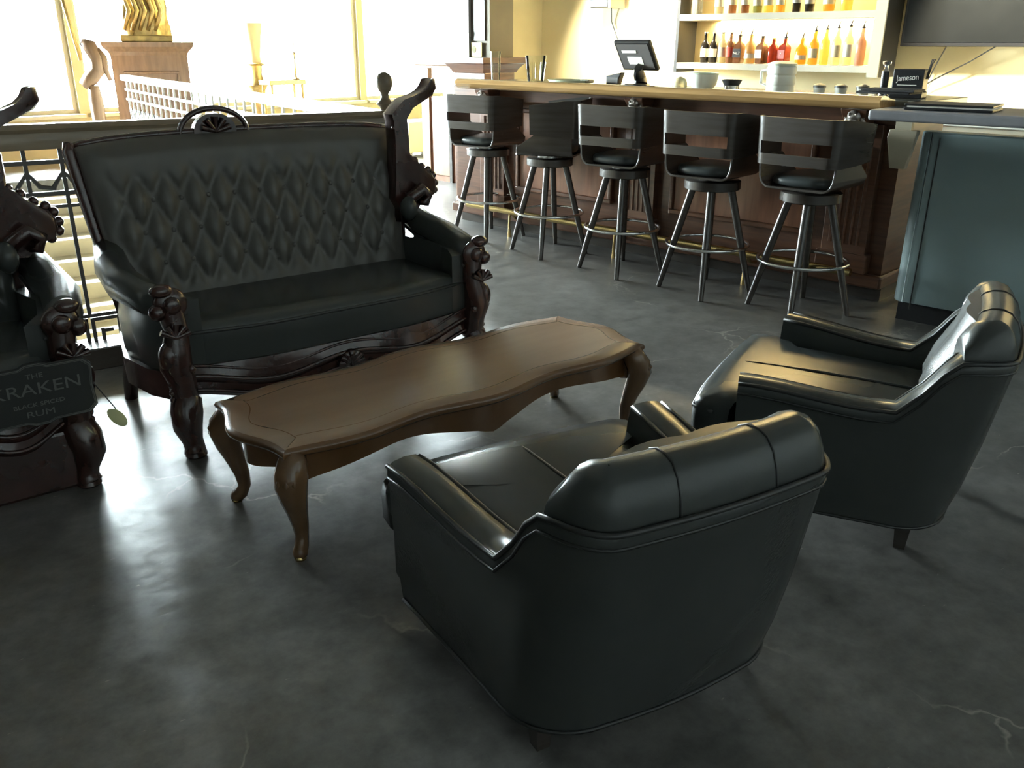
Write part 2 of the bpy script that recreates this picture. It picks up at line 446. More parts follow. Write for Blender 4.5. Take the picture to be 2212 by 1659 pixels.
window_wall()

# stair opening lining + stairs
def well():
    b = MB()
    b.box(-HOLE_A - 0.12, -HOLE_A, 0.06, HOLE_B, -2.75, -0.18)
    b.box(0.0, 0.12, 0.06, HOLE_B, -2.75, -0.18)
    b.box(-HOLE_A, 0, -0.06, 0.06, -2.75, -0.18)
    b.box(-HOLE_A, 0, HOLE_B, HOLE_B + 0.12, -2.75, -0.18)
    b.box(-HOLE_A - 0.12, 0.12, -0.06, HOLE_B + 0.12, -2.85, -2.75)
    o = b.build('wall_stairwell', M_STONE, smooth=0); o.matrix_world = RAILM; struct(o)
    t = thing('staircase', 'pale stone stairs descending in the railed opening behind the tufted sofa', 'stairs', R0, RA)
    n = 16
    for i in range(n):
        zt = -0.16 * (i + 1); y = HOLE_B - 0.05 - 0.30 * (i + 1)
        s_ = MB().box(-HOLE_A + 0.02, -0.02, y, y + 0.32, zt - 0.05, zt).box(-HOLE_A + 0.02, -0.02, y + 0.02, y + 0.30, zt - 0.16, zt - 0.05)
        s_.build('stair_step', M_STONE, t, smooth=0)
well()

# ================================================================== RAILING
def greek(x0, z0, w, h, y=0.0, r=0.008):
    """one square Greek key meander of flat bars"""
    g = MB()
    k = [(0,0),(0,1),(1,1),(1,0.22),(0.33,0.22),(0.33,0.62),(0.66,0.62)]
    pts = [(x0 + a * w, z0 + c * h) for a, c in k]
    for (xa, za), (xb, zb) in zip(pts[:-1], pts[1:]):
        g.box(min(xa,xb)-r, max(xa,xb)+r, y-r, y+r, min(za,zb)-r, max(za,zb)+r)
    return g
def near_railing():
    t = thing('stair_railing', 'dark iron stair railing with thick wooden handrail directly behind the tufted sofa', 'railing', R0, RA)
    L = HOLE_A
    # thick moulded handrail
    prof = [(-0.045,0.955),(0.045,0.955),(0.052,0.985),(0.042,1.02),(0.05,1.035),(0.03,1.055),(-0.03,1.055),(-0.05,1.035),(-0.042,1.02),(-0.052,0.985)]
    MB().loft([[(x, a, c) for a, c in prof] for x in (-L, 0.0)]).build('handrail', M_RAILWOOD, t, smooth=30)
    for z, h in ((0.90, 0.018), (0.77, 0.018), (0.715, 0.014), (0.22, 0.016), (0.03, 0.02)):
        MB().box(-L, 0, -0.012, 0.012, z - h/2, z + h/2).build('cross_rail', M_IRON, t, smooth=0)
    MB().box(-L - 0.1, 0.12, -0.13, 0.05, 0.0, 0.10).build('kerb', M_BLACKWOOD, t, smooth=0, bevel=0.006)
    bal = None
    n = 25
    for i in range(n):
        x = -0.14 - i * 0.138
        if bal is None:
            bal = MB().box(-0.008, 0.008, -0.008, 0.008, 0.22, 0.955).mesh('baluster')
        o = link('baluster', bal, M_IRON, t, smooth=0); o.location = (x, 0, 0)
    key = greek(0, 0.05, 0.11, 0.15).mesh('key')
    for i in range(n):
        o = link('greek_key', key, M_IRON, t, smooth=0); o.location = (-0.132 - i * 0.138, 0, 0)
    sw = MB()
    sw.tube([(0.0,0,0.86),(0.04,0,0.80),(0.09,0,0.79),(0.138,0,0.86)], [0.006,0.011,0.012,0.006], 6)
    swm = sw.mesh('swag')
    for i in range(n):
        o = link('swag', swm, M_IRON, t); o.location = (-0.14 - (i+1) * 0.138, 0, 0)
    # newel with ball finial
    nw = MB().box(-0.055, 0.055, -0.055, 0.055, 0, 1.0).box(-0.065,0.065,-0.065,0.065,0,0.16).box(-0.065,0.065,-0.065,0.065,0.93,0.99)
    nwo = nw.build('newel_post', M_RAILWOOD, t, smooth=0, bevel=0.006)
    MB().lathe([(0.05,0.99),(0.058,1.0),(0.05,1.015),(0.026,1.03),(0.02,1.05),(0.028,1.07),(0.045,1.085),(0.03,1.10),(0.02,1.115),(0.02,1.135),(0.032,1.15),(0.040,1.17),(0.043,1.19),(0.040,1.21),(0.028,1.228),(0.008,1.237)], 16).build('finial', M_RAILWOOD, nwo, smooth=60)
near_railing()
def side_railing():
    t = thing('stair_railing', 'long sunlit stair railing with pale handrail running away toward the windows', 'railing', R0 + RB * 0.1, RA + PI / 2)
    L = HOLE_B - 0.1
    m = mat('white_lit_rail', (0.62, 0.60, 0.55), 0.35, rvar=0.05)  # paleness is the strong window light put into the rail colour
    MB().box(0, L, -0.045, 0.045, 0.99, 1.05).build('handrail', m, t, smooth=0, bevel=0.012)
    for z, h in ((0.90, 0.02), (0.80, 0.02), (0.44, 0.02), (0.04, 0.02)):
        MB().box(0, L, -0.012, 0.012, z - h/2, z + h/2).build('cross_rail', m, t, smooth=0)
    bal = MB().box(-0.008, 0.008, -0.008, 0.008, 0.04, 0.99).mesh('baluster')
    n = 31
    for i in range(n):
        o = link('baluster', bal, m, t, smooth=0); o.location = (0.2 + i * 0.2, 0, 0)
    # diagonal leaf lattice in the frieze
    d = MB()
    for s_ in (1, -1):
        d.box(-0.095, 0.095, -0.005, 0.005, -0.011, 0.011, M=T(0.1, 0, 0.62) @ RY(s_ * 1.05))
    d.box(0.06, 0.14, -0.006, 0.006, 0.60, 0.64)
    dm = d.mesh('lattice')
    for i in range(n):
        o = link('lattice_ornament', dm, M_IRON, t, smooth=0); o.location = (0.2 * i, 0, 0)
    key = greek(0.03, 0.10, 0.14, 0.28, r=0.009).mesh('key2')
    for i in range(n):
        o = link('greek_key', key, M_IRON, t, smooth=0); o.location = (0.2 * i, 0, 0)
side_railing()

# ================================================================== BAR
BX0, BX1 = -0.42, 3.10
def bar():
    t = thing('bar_counter', 'long dark mahogany bar with panelled front and fluted pilasters', 'bar', B0, BA)
    MB().box(BX0, BX1, 0.06, 0.5, 0.0, 0.10).build('toe_kick', M_BLACKWOOD, t, smooth=0)
    MB().box(BX0, BX1, 0.02, 0.6, 0.10, 1.07).build('body', M_BARWOOD, t, smooth=0)
    MB().box(BX0 - 0.02, BX1 + 0.02, -0.035, 0.02, 0.085, 0.16).build('base_moulding', M_BARWOOD, t, smooth=0, bevel=0.012)
    MB().box(BX1, BX1 + 0.025, -0.035, 0.6, 0.085, 0.16).build('base_moulding', M_BARWOOD, t, smooth=0, bevel=0.012)
    MB().box(BX0, BX1, -0.015, 0.02, 0.975, 1.07).build('frieze', M_BARWOOD, t, smooth=0, bevel=0.006)
    pil = (0.03, 1.43, 2.88)
    for px in pil:
        b = MB(); b.box(px - 0.13, px + 0.13, -0.035, 0.02, 0.16, 0.975)
        po = b.build('pilaster', M_BARWOOD, t, smooth=0, bevel=0.004)
        MB().box(px - 0.15, px + 0.15, -0.05, 0.02, 0.16, 0.27).build('plinth', M_BARWOOD, po, smooth=0, bevel=0.006)
        fl = MB().tube([(0, -0.036, 0.32), (0, -0.036, 0.86)], 0.011, 6).mesh('flute')
        for k in range(5):
            o = link('reed', fl, M_BARWOOD, po); o.location = (px - 0.08 + 0.04 * k, 0, 0)
        # carved lion-mask corbel
        c = MB()
        c.prism([(-0.0, 0), (-0.03, 0.0), (-0.05, -0.03), (-0.045, -0.07), (-0.06, -0.11), (-0.10, -0.125), (-0.135, -0.12), (-0.14, -0.06), (-0.0, -0.0)], -0.07, 0.07,
                M=T(px, 0, 0.98) @ Matrix(((0,0,1,0),(0,1,0,0),(-1,0,0,0),(0,0,0,1))).inverted() if False else T(px, 0, 0))if False else None
        c.loft([[(px + sx * w, y, z) for sx, y in ((-1, 0.0), (-1, -d), (1, -d), (1, 0.0))] for z, w, d in ((0.88, 0.03, 0.02), (0.92, 0.05, 0.06), (0.97, 0.06, 0.10), (1.03, 0.07, 0.14), (1.057, 0.075, 0.15))])
        co = c.build('corbel', M_BARWOOD, t, smooth=0, bevel=0.006)
        lm = MB()
        lm.ball((px, -0.125, 1.02), 0.042, 10, (1, 0.8, 1.1))
        lm.ball((px, -0.155, 1.0), 0.020, 8, (1.2, 1, 0.8))
        for k in range(9):
            a = -0.5 + k * (PI + 1.0) / 8
            lm.ball((px + 0.048 * math.cos(a), -0.115, 1.02 + 0.05 * math.sin(a)), 0.017, 6, (1, 1, 1.3))
        for sx in (-1, 1): lm.ball((px + sx * 0.018, -0.155, 1.03), 0.008, 6)
        for k in range(4): lm.ball((px - 0.03 + 0.02 * k, -0.115, 0.955 - 0.008 * (k % 2)), 0.013, 6, (0.8, 1, 1.8))
        lm.build('lion_mask', mat('carved_silver', (0.42, 0.38, 0.34), 0.25, metal=0.6, rvar=0.05), co, smooth=60)
    # panels between pilasters
    for a, c in ((pil[0] + 0.17, pil[1] - 0.17), (pil[1] + 0.17, pil[2] - 0.17)):
        n = 2; wv = (c - a) / 1
        pm = MB().box(a + 0.10, c - 0.10, -0.004, 0.02, 0.36, 0.90).build('panel', M_BARPANEL, t, smooth=0, bevel=0.004)
        f = MB()
        r = 0.02
        for (xa, xb, za, zb) in ((a+0.07, c-0.07, 0.33, 0.36), (a+0.07, c-0.07, 0.90, 0.93), (a+0.07, a+0.10, 0.36, 0.90), (c-0.10, c-0.07, 0.36, 0.90)):
            f.box(xa, xb, -0.022, 0.02, za, zb)
        f.build('panel_moulding', M_BARWOOD, pm, smooth=0, bevel=0.008)
    # foot rail
    fr = MB().tube([(BX0 + 0.3, -0.16, 0.19), (BX1 - 0.1, -0.16, 0.19)], 0.022, 12).build('foot_rail', M_BRASS, t)
    br = MB().tube([(0, -0.035, 0.12), (0, -0.10, 0.13), (0, -0.16, 0.19)], 0.010, 8).tube([(0, -0.16, 0.19), (0, -0.17, 0.09), (0, -0.165, 0.0)], [0.010, 0.008, 0.016], 8)
    bm_ = br.mesh('bracket')
    for x in (0.35, 1.35, 2.35):
        o = link('rail_bracket', bm_, M_BRASS, fr); o.location = (x, 0, 0)
    # bar top: separate continuous worktop
    w = thing('worktop', 'glossy golden wood bar top with rounded armrest edge carrying glasses', 'bar top', B0, BA)
    MB().box(BX0 + 0.1, BX1 + 0.1, -0.06, 0.62, 1.07, 1.105).build('top_board', M_BARSURF, w, smooth=0, bevel=0.004)
    prof = [(-0.26,1.085),(-0.272,1.10),(-0.268,1.118),(-0.25,1.13),(-0.22,1.134),(-0.18,1.128),(-0.14,1.116),(-0.07,1.108),(-0.06,1.07),(-0.10,1.062),(-0.16,1.058),(-0.22,1.062),(-0.25,1.072)]
    MB().loft([[(x, a, c) for a, c in prof] for x in (BX0 + 0.30, BX1 - 0.04)]).build('armrest_edge', M_BARTOP, w, smooth=50)
bar()

# column and plinth at the far end of the bar
def column():
    t = bpy.data.objects.new('trim_1', None); COL.objects.link(t); t.matrix_world = BARM @ T(-0.93, 0.80, 0) @ Matrix.Diagonal((0.72, 0.72, 1, 1)); struct(t)
    MB().box(-0.27, 0.27, -0.22, 0.30, 0, 1.14).build('column_plinth', M_BARWOOD, t, smooth=0, bevel=0.006)
    c = MB()
    c.loft([[(-a, -a + 0.03, z), (a, -a + 0.03, z), (a, a + 0.06, z), (-a, a + 0.06, z)] for a, z in ((0.27, 1.14), (0.29, 1.17), (0.34, 1.21), (0.37, 1.22), (0.37, 1.265))])
    c.build('cornice', M_BARWOOD, t, smooth=0)
    MB().box(-0.24, 0.26, -0.12, 0.28, 1.265, CZ - 0.001).build('column_shaft', M_KHAKI, t, smooth=0)
    MB().box(-0.23, -0.05, -0.17, -0.12, 1.265, CZ - 0.001).box(-0.235, -0.045, -0.175, -0.12, 1.43, 1.47).build('conduit_box', M_GREYPIPE, t, smooth=0, bevel=0.004)
    MB().box(-0.045, 0.19, -0.135, -0.12, 1.40, CZ - 0.01).build('dark_board', M_BLACKWOOD, t, smooth=0)
    MB().box(-0.03, 0.15, -0.15, -0.136, 1.27, 1.385).build('yellow_card', M_PAPERY, t, smooth=0)
    MB().lathe([(0.03, 0), (0.03, 0.003)], 14, T(0.02, -0.15, 1.33) @ RX(PI/2)).build('dark_emblem', mat('emblem_olive', (0.12, 0.10, 0.03), 0.7, rvar=0.04), t, smooth=30)
column()

def pass_counter():
    t = thing('wooden_counter', 'warm wood panelled counter standing beyond the far end of the bar', 'counter', BP(-2.15, 1.4), BA)
    MB().box(-0.42, 0.40, -0.06, 0.22, 1.17, 1.195).box(-0.38, 0.36, -0.04, 0.20, 1.14, 1.17).build('counter_top', M_CABWOOD, t, smooth=0, bevel=0.008)
    MB().box(-0.30, 0.36, 0.0, 0.12, 0.0, 0.85).build('front_panel', M_BARPANEL, t, smooth=0)
    MB().box(-0.30, -0.18, -0.02, 0.0, 0.0, 0.86).build('stile', M_CABWOOD, t, smooth=0, bevel=0.004)
    MB().box(-0.14, 0.12, -0.015, 0.0, 0.06, 0.80).build('raised_panel', M_CABWOOD, t, smooth=0, bevel=0.01)
    for x in (-0.30, 0.32):
        MB().box(x, x + 0.04, 0.04, 0.10, 0.85, 1.14).build('support', M_CABWOOD, t, smooth=0)
    MB().box(0.12, 0.16, -0.02, 0.0, 0.0, 0.85).build('stile', M_BLACKWOOD, t, smooth=0)
pass_counter()

# ------------------------------------------------------------------ back bar
SX0, SX1, SYF, SYB = 0.28, 2.07, 2.0, 2.30
def backbar():
    t = thing('back_counter', 'low white back counter under the bottle shelves', 'counter', BP(1.0, 2.05), BA)
    MB().box(-2.4, 3.6, -0.33, 0.27, 0.0, 0.86).build('cabinet_body', M_SHELFW, t, smooth=0)
    MB().box(-2.4, 3.6, -0.37, 0.28, 0.86, 0.90).build('worktop', M_WHITECER, t, smooth=0, bevel=0.006)
    s = thing('bottle_shelf', 'warm lit wall shelf unit with black ends holding rows of bottles', 'shelf', BP(0, 0, 1.15), BA)
    MB().box(SX0, SX0 + 0.03, SYF, SYB, 0, 1.9).build('end_panel', M_SHELFB, s, smooth=0)
    MB().box(SX1 - 0.02, SX1 + 0.04, SYF + 0.012, SYB, 0, 1.9).build('end_panel', M_SHELFB, s, smooth=0)
    MB().box(SX1 - 0.045, SX1 + 0.04, SYF - 0.008, SYF + 0.01, 0, 1.9).build('end_trim', M_SHELFW, s, smooth=0)
    MB().box(SX0 + 0.03, SX1 - 0.02, SYB - 0.02, SYB, 0, 1.9).build('back_panel', M_CREAM, s, smooth=0)
    for z in (0.03, 0.42, 0.84, 1.26, 1.66):
        sh = MB().box(SX0 + 0.03, SX1 - 0.02, SYF, SYB - 0.02, z, z + 0.05).build('shelf_board', M_SHELFW, s, smooth=0, bevel=0.003)
        if z > 0.1:
            MB().box(SX0 + 0.30, SX1 - 0.06, SYB - 0.06, SYB - 0.035, z - 0.012, z - 0.001).build('led_strip', M_WARMLED, sh, smooth=0)
            p = BP((SX0 + SX1) / 2 + 0.1, SYB - 0.05, 1.15 + z - 0.016)
            area_light('shelf_led', p, p + Vector((0, 0, -1)) + BN * 0.35, 1.45, 0.02, 30.0, (1.0, 0.80, 0.42))
backbar()
def tv():
    t = thing('television', 'large black flat television on the wall right of the bottle shelves', 'television', BP(2.95, 2.2, 1.37), BA)
    MB().box(-0.78, 0.80, -0.02, 0.03, 0, 0.9).build('casing', M_BLACKPL, t, smooth=0, bevel=0.006)
    MB().box(-0.76, 0.78, -0.024, -0.019, 0.03, 0.88).build('screen', M_SCREEN, t, smooth=0)
    MB().box(-0.15, 0.15, 0.03, 0.15, 0.25, 0.55).build('wall_mount', M_BLACKPL, t, smooth=0)
    for i, (x, dx, dy) in enumerate(((-0.45, -0.2, 0), (-0.1, -0.62, 0.02), (0.28, -0.04, 0.0), (0.42, -0.12, 0.0))):
        pts = [(x, 0.03, 0.02), (x + dx * 0.3, 0.06, -0.10), (x + dx * 0.7 + 0.03, 0.08, -0.22), (x + dx, 0.06, -0.36)]
        MB().tube(pts, 0.005, 6).build('cable', M_BLACKPL if i < 2 else mat('tan_cable', (0.45, 0.32, 0.10), 0.6, rvar=0.05), t)
tv()
def wall_box():
    t = thing('wall_speaker', 'small dark box on the pale wall left of the bottle shelves', 'speaker', BP(-0.66, 2.2, 1.70), BA)
    MB().box(-0.13, 0.09, -0.09, 0.10, 0, 0.36).build('cabinet', M_BLACKPL, t, smooth=0, bevel=0.008)
    MB().box(0.09, 0.12, -0.09, 0.15, 0.0, 0.36).build('bracket', M_SHELFW, t, smooth=0)
    MB().tube([(-0.02, 0.10, 0.02), (-0.03, 0.13, -0.12), (0.05, 0.135, -0.28), (0.12, 0.135, -0.45)], 0.005, 6).build('cable', M_BLACKPL, t)
wall_box()

# bottles
def bottle_profiles(kind):
    if kind == 'round': return [(0.034,0),(0.038,0.006),(0.038,0.150),(0.034,0.172),(0.018,0.198),(0.014,0.215),(0.0135,0.262),(0.0155,0.264),(0.0155,0.275)]
    if kind == 'tall': return [(0.030,0),(0.034,0.006),(0.034,0.200),(0.030,0.222),(0.016,0.250),(0.013,0.268),(0.0125,0.315),(0.014,0.317),(0.014,0.328)]
    if kind == 'squat': return [(0.040,0),(0.044,0.008),(0.046,0.090),(0.044,0.130),(0.030,0.155),(0.015,0.172),(0.014,0.205),(0.016,0.207),(0.016,0.218)]
    if kind == 'square': return [(0.036,0),(0.040,0.006),(0.040,0.150),(0.034,0.168),(0.018,0.182),(0.0145,0.196),(0.014,0.235),(0.016,0.237),(0.016,0.250)]
def bottle_mat(name, col, trans=0.75):
    return mat('glass_' + name, col, 0.06, trans=trans, ior=1.25, coat=0.2, rvar=0.02)
GL = {'black': ((0.020,0.016,0.012), 0.1), 'clear': ((0.86,0.88,0.78), 0.85), 'amber': ((0.80,0.40,0.08), 0.75), 'orange': ((0.90,0.42,0.05), 0.75), 'red': ((0.35,0.05,0.03), 0.5),
      'brown': ((0.22,0.10,0.05), 0.5), 'yellow': ((0.92,0.74,0.22), 0.8), 'pink': ((0.72,0.42,0.36), 0.7), 'green': ((0.30,0.34,0.12), 0.6), 'tan': ((0.70,0.48,0.24), 0.6), 'grey': ((0.30,0.31,0.22), 0.5)}
LB = {'white': (0.78,0.72,0.58), 'black': (0.03,0.03,0.03), 'cream': (0.72,0.60,0.38), 'red': (0.40,0.06,0.04), 'grey': (0.35,0.34,0.30)}
ORD = ['first','second','third','fourth','fifth','sixth','seventh','eighth','ninth','tenth','eleventh','twelfth','thirteenth','fourteenth','fifteenth']
def make_bottle(x, z, kind, glass, labelc, capc, h, shelf, idx, mark=None, y=2.12, pourer=False):
    prof = bottle_profiles(kind); k = h / prof[-1][1]
    lab = '%s %s bottle, %s from left on the %s shelf' % (glass, 'square' if kind == 'square' else ('squat' if kind == 'squat' else ('slim' if kind == 'tall' else 'round')), ORD[idx], shelf)
    t = thing('liquor_bottle', lab, 'bottle', BP(x, y, z), BA + random.uniform(-0.3, 0.3), 'bottles on the %s shelf' % shelf)
    g, tr = GL[glass]
    seg = 4 if kind == 'square' else 14
    Mx = RZ(PI/4) if kind == 'square' else Matrix()
    pr = [(r * (1.28 if kind == 'square' and zz < prof[4][1] + 1e-6 else 1.0), zz * k) for r, zz in prof[:-2]]
    bo = MB().lathe(pr, seg, Mx).build('glass_body', bottle_mat(glass, g, tr), t, smooth=45, bevel=0.004 if kind == 'square' else 0)
    if labelc:
        ls = 0.30 * prof[3][1] * k; le = 0.85 * prof[2][1] * k
        r = prof[2][0] + 0.0012
        if kind == 'square':
            l = MB().box(-r + 0.004, r - 0.004, -r - 0.0015, -r + 0.001, ls, le)
        else:
            l = MB()
            for q in range(12):
                a0 = PI + q * PI / 12; a1 = PI + (q + 1) * PI / 12
                l.add([(r*math.cos(a0), r*math.sin(a0), ls), (r*math.cos(a1), r*math.sin(a1), ls), (r*math.cos(a1), r*math.sin(a1), le), (r*math.cos(a0), r*math.sin(a0), le)], [(0,1,2,3)])
        lo = l.build('paper_label', mat('label_' + labelc, LB[labelc], 0.7, rvar=0.05), bo, smooth=30)
        if mark:
            text_mesh('label_print', mark, 0.030, mat('label_' + ('white' if labelc in ('red', 'black') else 'black'), LB['white' if labelc in ('red', 'black') else 'black'], 0.7, rvar=0.05), lo,
                      T(0, -r - 0.003, (ls + le) / 2) @ RX(PI/2), 0.0006)
    zt = prof[-3][1] * k
    cm = mat('cap_' + capc, {'black': (0.02,0.02,0.02), 'white': (0.8,0.8,0.75), 'gold': (0.6,0.42,0.12)}[capc], 0.4, rvar=0.05)
    MB().lathe([(0.016, zt), (0.016, h)], 10).build('cap', cm, t, smooth=40)
    if pourer:
        MB().tube([(0,0,h), (0.004,0,h+0.02), (0.014,0,h+0.045)], [0.007,0.005,0.003], 6).build('pour_spout', M_BLACKPL, t)
    return t
LOWZ, UPZ = 1.231, 1.621
low = [(0.515,'round','black','white','white',.25,None,0),(0.600,'round','black','white','white',.248,None,0),(0.685,'tall','clear','grey','black',.245,None,0),(0.765,'tall','brown','red','black',.245,None,0),
       (0.850,'square','brown','black','black',.225,'No.7',1),(0.955,'squat','tan','white','gold',.225,None,1),(1.062,'square','brown','white','black',.215,None,0),(1.165,'squat','red',None,'gold',.20,None,0),
       (1.268,'square','red','red','black',.21,'7',1),(1.415,'squat','orange','white','gold',.20,None,1),(1.520,'round','amber','cream','black',.26,None,1),(1.612,'tall','yellow',None,'black',.27,None,1),
       (1.705,'tall','clear','cream','black',.28,None,1),(1.800,'tall','clear','white','black',.29,None,1),(1.900,'round','pink',None,'black',.28,None,1)]
for i, (x, k, g, l, c, h, mk, po) in enumerate(low):
    make_bottle(x, LOWZ, k, g, l, c, h, 'lower', i, mk, pourer=bool(po))
up = [(0.40,'square','clear',None,'black',.30),(0.62,'round','clear','white','gold',.31),(0.75,'tall','brown','cream','black',.33),(0.87,'tall','brown','white','gold',.32),(0.985,'round','green','cream','black',.30),
      (1.085,'round','yellow','white','black',.30),(1.19,'round','amber','white','gold',.31),(1.33,'tall','black','grey','black',.33),(1.44,'round','black','grey','black',.31),(1.60,'squat','amber','cream','gold',.29),(1.74,'squat','yellow',None,'gold',.30)]
for i, (x, k, g, l, c, h) in enumerate(up):
    make_bottle(x, UPZ, k, g, l, c, h, 'upper', i)

# ------------------------------------------------------------------ things on the bar
TZ = 1.1055
def tumbler(x, y, r0, r1, h, label, fl=False):
    t = thing('pint_glass', label, 'glass', BP(x, y, TZ), BA)
    seg = 20
    prof = [(r0*0.98, 0.0), (r0, 0.004), (lerp(r0, r1, .5), h*0.5), (r1, h), (r1 - 0.003, h), (lerp(r0, r1, .5) - 0.003, h*0.5), (r0 - 0.004, 0.015), (0.002, 0.014)]
    MB().lathe(prof, seg).build('glass_wall', M_CLEAR, t, smooth=50)
    MB().lathe([(r0*0.9, 0.001), (r0*0.92, 0.013)], seg).build('thick_base', mat('glass_base', (0.72, 0.74, 0.66), 0.1, trans=0.8, ior=1.4, rvar=0.02), t, smooth=50)
    if fl:
        rb = MB().tube([(r0 * 1.01, 0, 0.02), (lerp(r0, r1, .75) * 1.01, 0, h * 0.75)], 0.0025, 5).mesh('ridge')
        for k in range(14):
            o = link('glass_ridge', rb, M_CLEAR, t); o.rotation_euler = (0, 0, 2 * PI * k / 14)
    return t
tumbler(0.02, 0.02, 0.030, 0.040, 0.215, 'tall clear straight glass near the far end of the bar rail')
tumbler(0.31, 0.15, 0.058, 0.078, 0.19, 'wide ribbed glass jar on the bar left of the glass dish', True)
def dish():
    t = thing('glass_dish', 'low pale glass dish on the bar between the ribbed jar and the register', 'dish', BP(0.62, 0.18, TZ), BA)
    MB().lathe([(0.10, 0), (0.125, 0.006), (0.14, 0.03), (0.135, 0.03), (0.12, 0.01), (0.002, 0.008)], 24, sx=1.3).build('bowl', M_GREENCER, t, smooth=50)
    MB().box(0.12, 0.20, -0.03, 0.03, 0.012, 0.036).build('handle', M_GREYPIPE, t, smooth=0, bevel=0.006)
dish()
def register():
    t = thing('register_screen', 'dark tilted point of sale screen on a curved stand on the bar', 'monitor', BP(1.13, 0.30, TZ), BA)
    MB().lathe([(0.085, 0), (0.09, 0.004), (0.085, 0.012), (0.02, 0.016)], 20).build('base', M_BLACKPL, t, smooth=50)
    MB().tube([(0, 0.05, 0.01), (-0.02, 0.06, 0.05), (-0.01, 0.02, 0.09), (0.02, -0.02, 0.12)], [0.03, 0.03, 0.028, 0.025], 10, flat=(1, 1.6)).build('stand', M_BLACKPL, t)
    Ms = T(0.0, -0.02, 0.20) @ RX(0.62)
    MB().box(-0.15, 0.15, -0.015, 0.015, -0.115, 0.115, M=Ms).build('screen_housing', M_BLACKPL, t, smooth=0, bevel=0.008)
    MB().box(-0.13, 0.13, -0.019, -0.0145, -0.095, 0.095, M=Ms).build('back_cover', mat('dark_grey_plastic', (0.10, 0.095, 0.095), 0.45, rvar=0.05), t, smooth=0)
    MB().box(-0.10, 0.02, -0.021, -0.018, 0.03, 0.05, M=Ms).build('white_sticker', M_PAPERW, t, smooth=0)
    MB().box(-0.07, 0.05, -0.021, -0.018, -0.06, 0.0, M=Ms).build('white_sticker', M_PAPERW, t, smooth=0)
register()
def card_stand():
    t = thing('card_reader', 'small dark wedge shaped card holder beside the register screen', 'card holder', BP(0.93, 0.30, TZ), BA)
    MB().add([(-0.05,-0.03,0),(0.04,-0.03,0),(0.04,0.03,0),(-0.05,0.03,0),(-0.06,-0.02,0.06),(0.07,-0.02,0.085),(0.07,0.03,0.085),(-0.06,0.03,0.06)],
             [(0,3,2,1),(4,5,6,7),(0,1,5,4),(1,2,6,5),(2,3,7,6),(3,0,4,7)]).build('wedge_body', M_BLACKPL, t, smooth=0, bevel=0.004)
    MB().box(-0.05, 0.05, -0.028, -0.022, 0.012, 0.05).build('card_slot', mat('dark_grey_plastic', (0.10,0.095,0.095), 0.45), t, smooth=0)
card_stand()
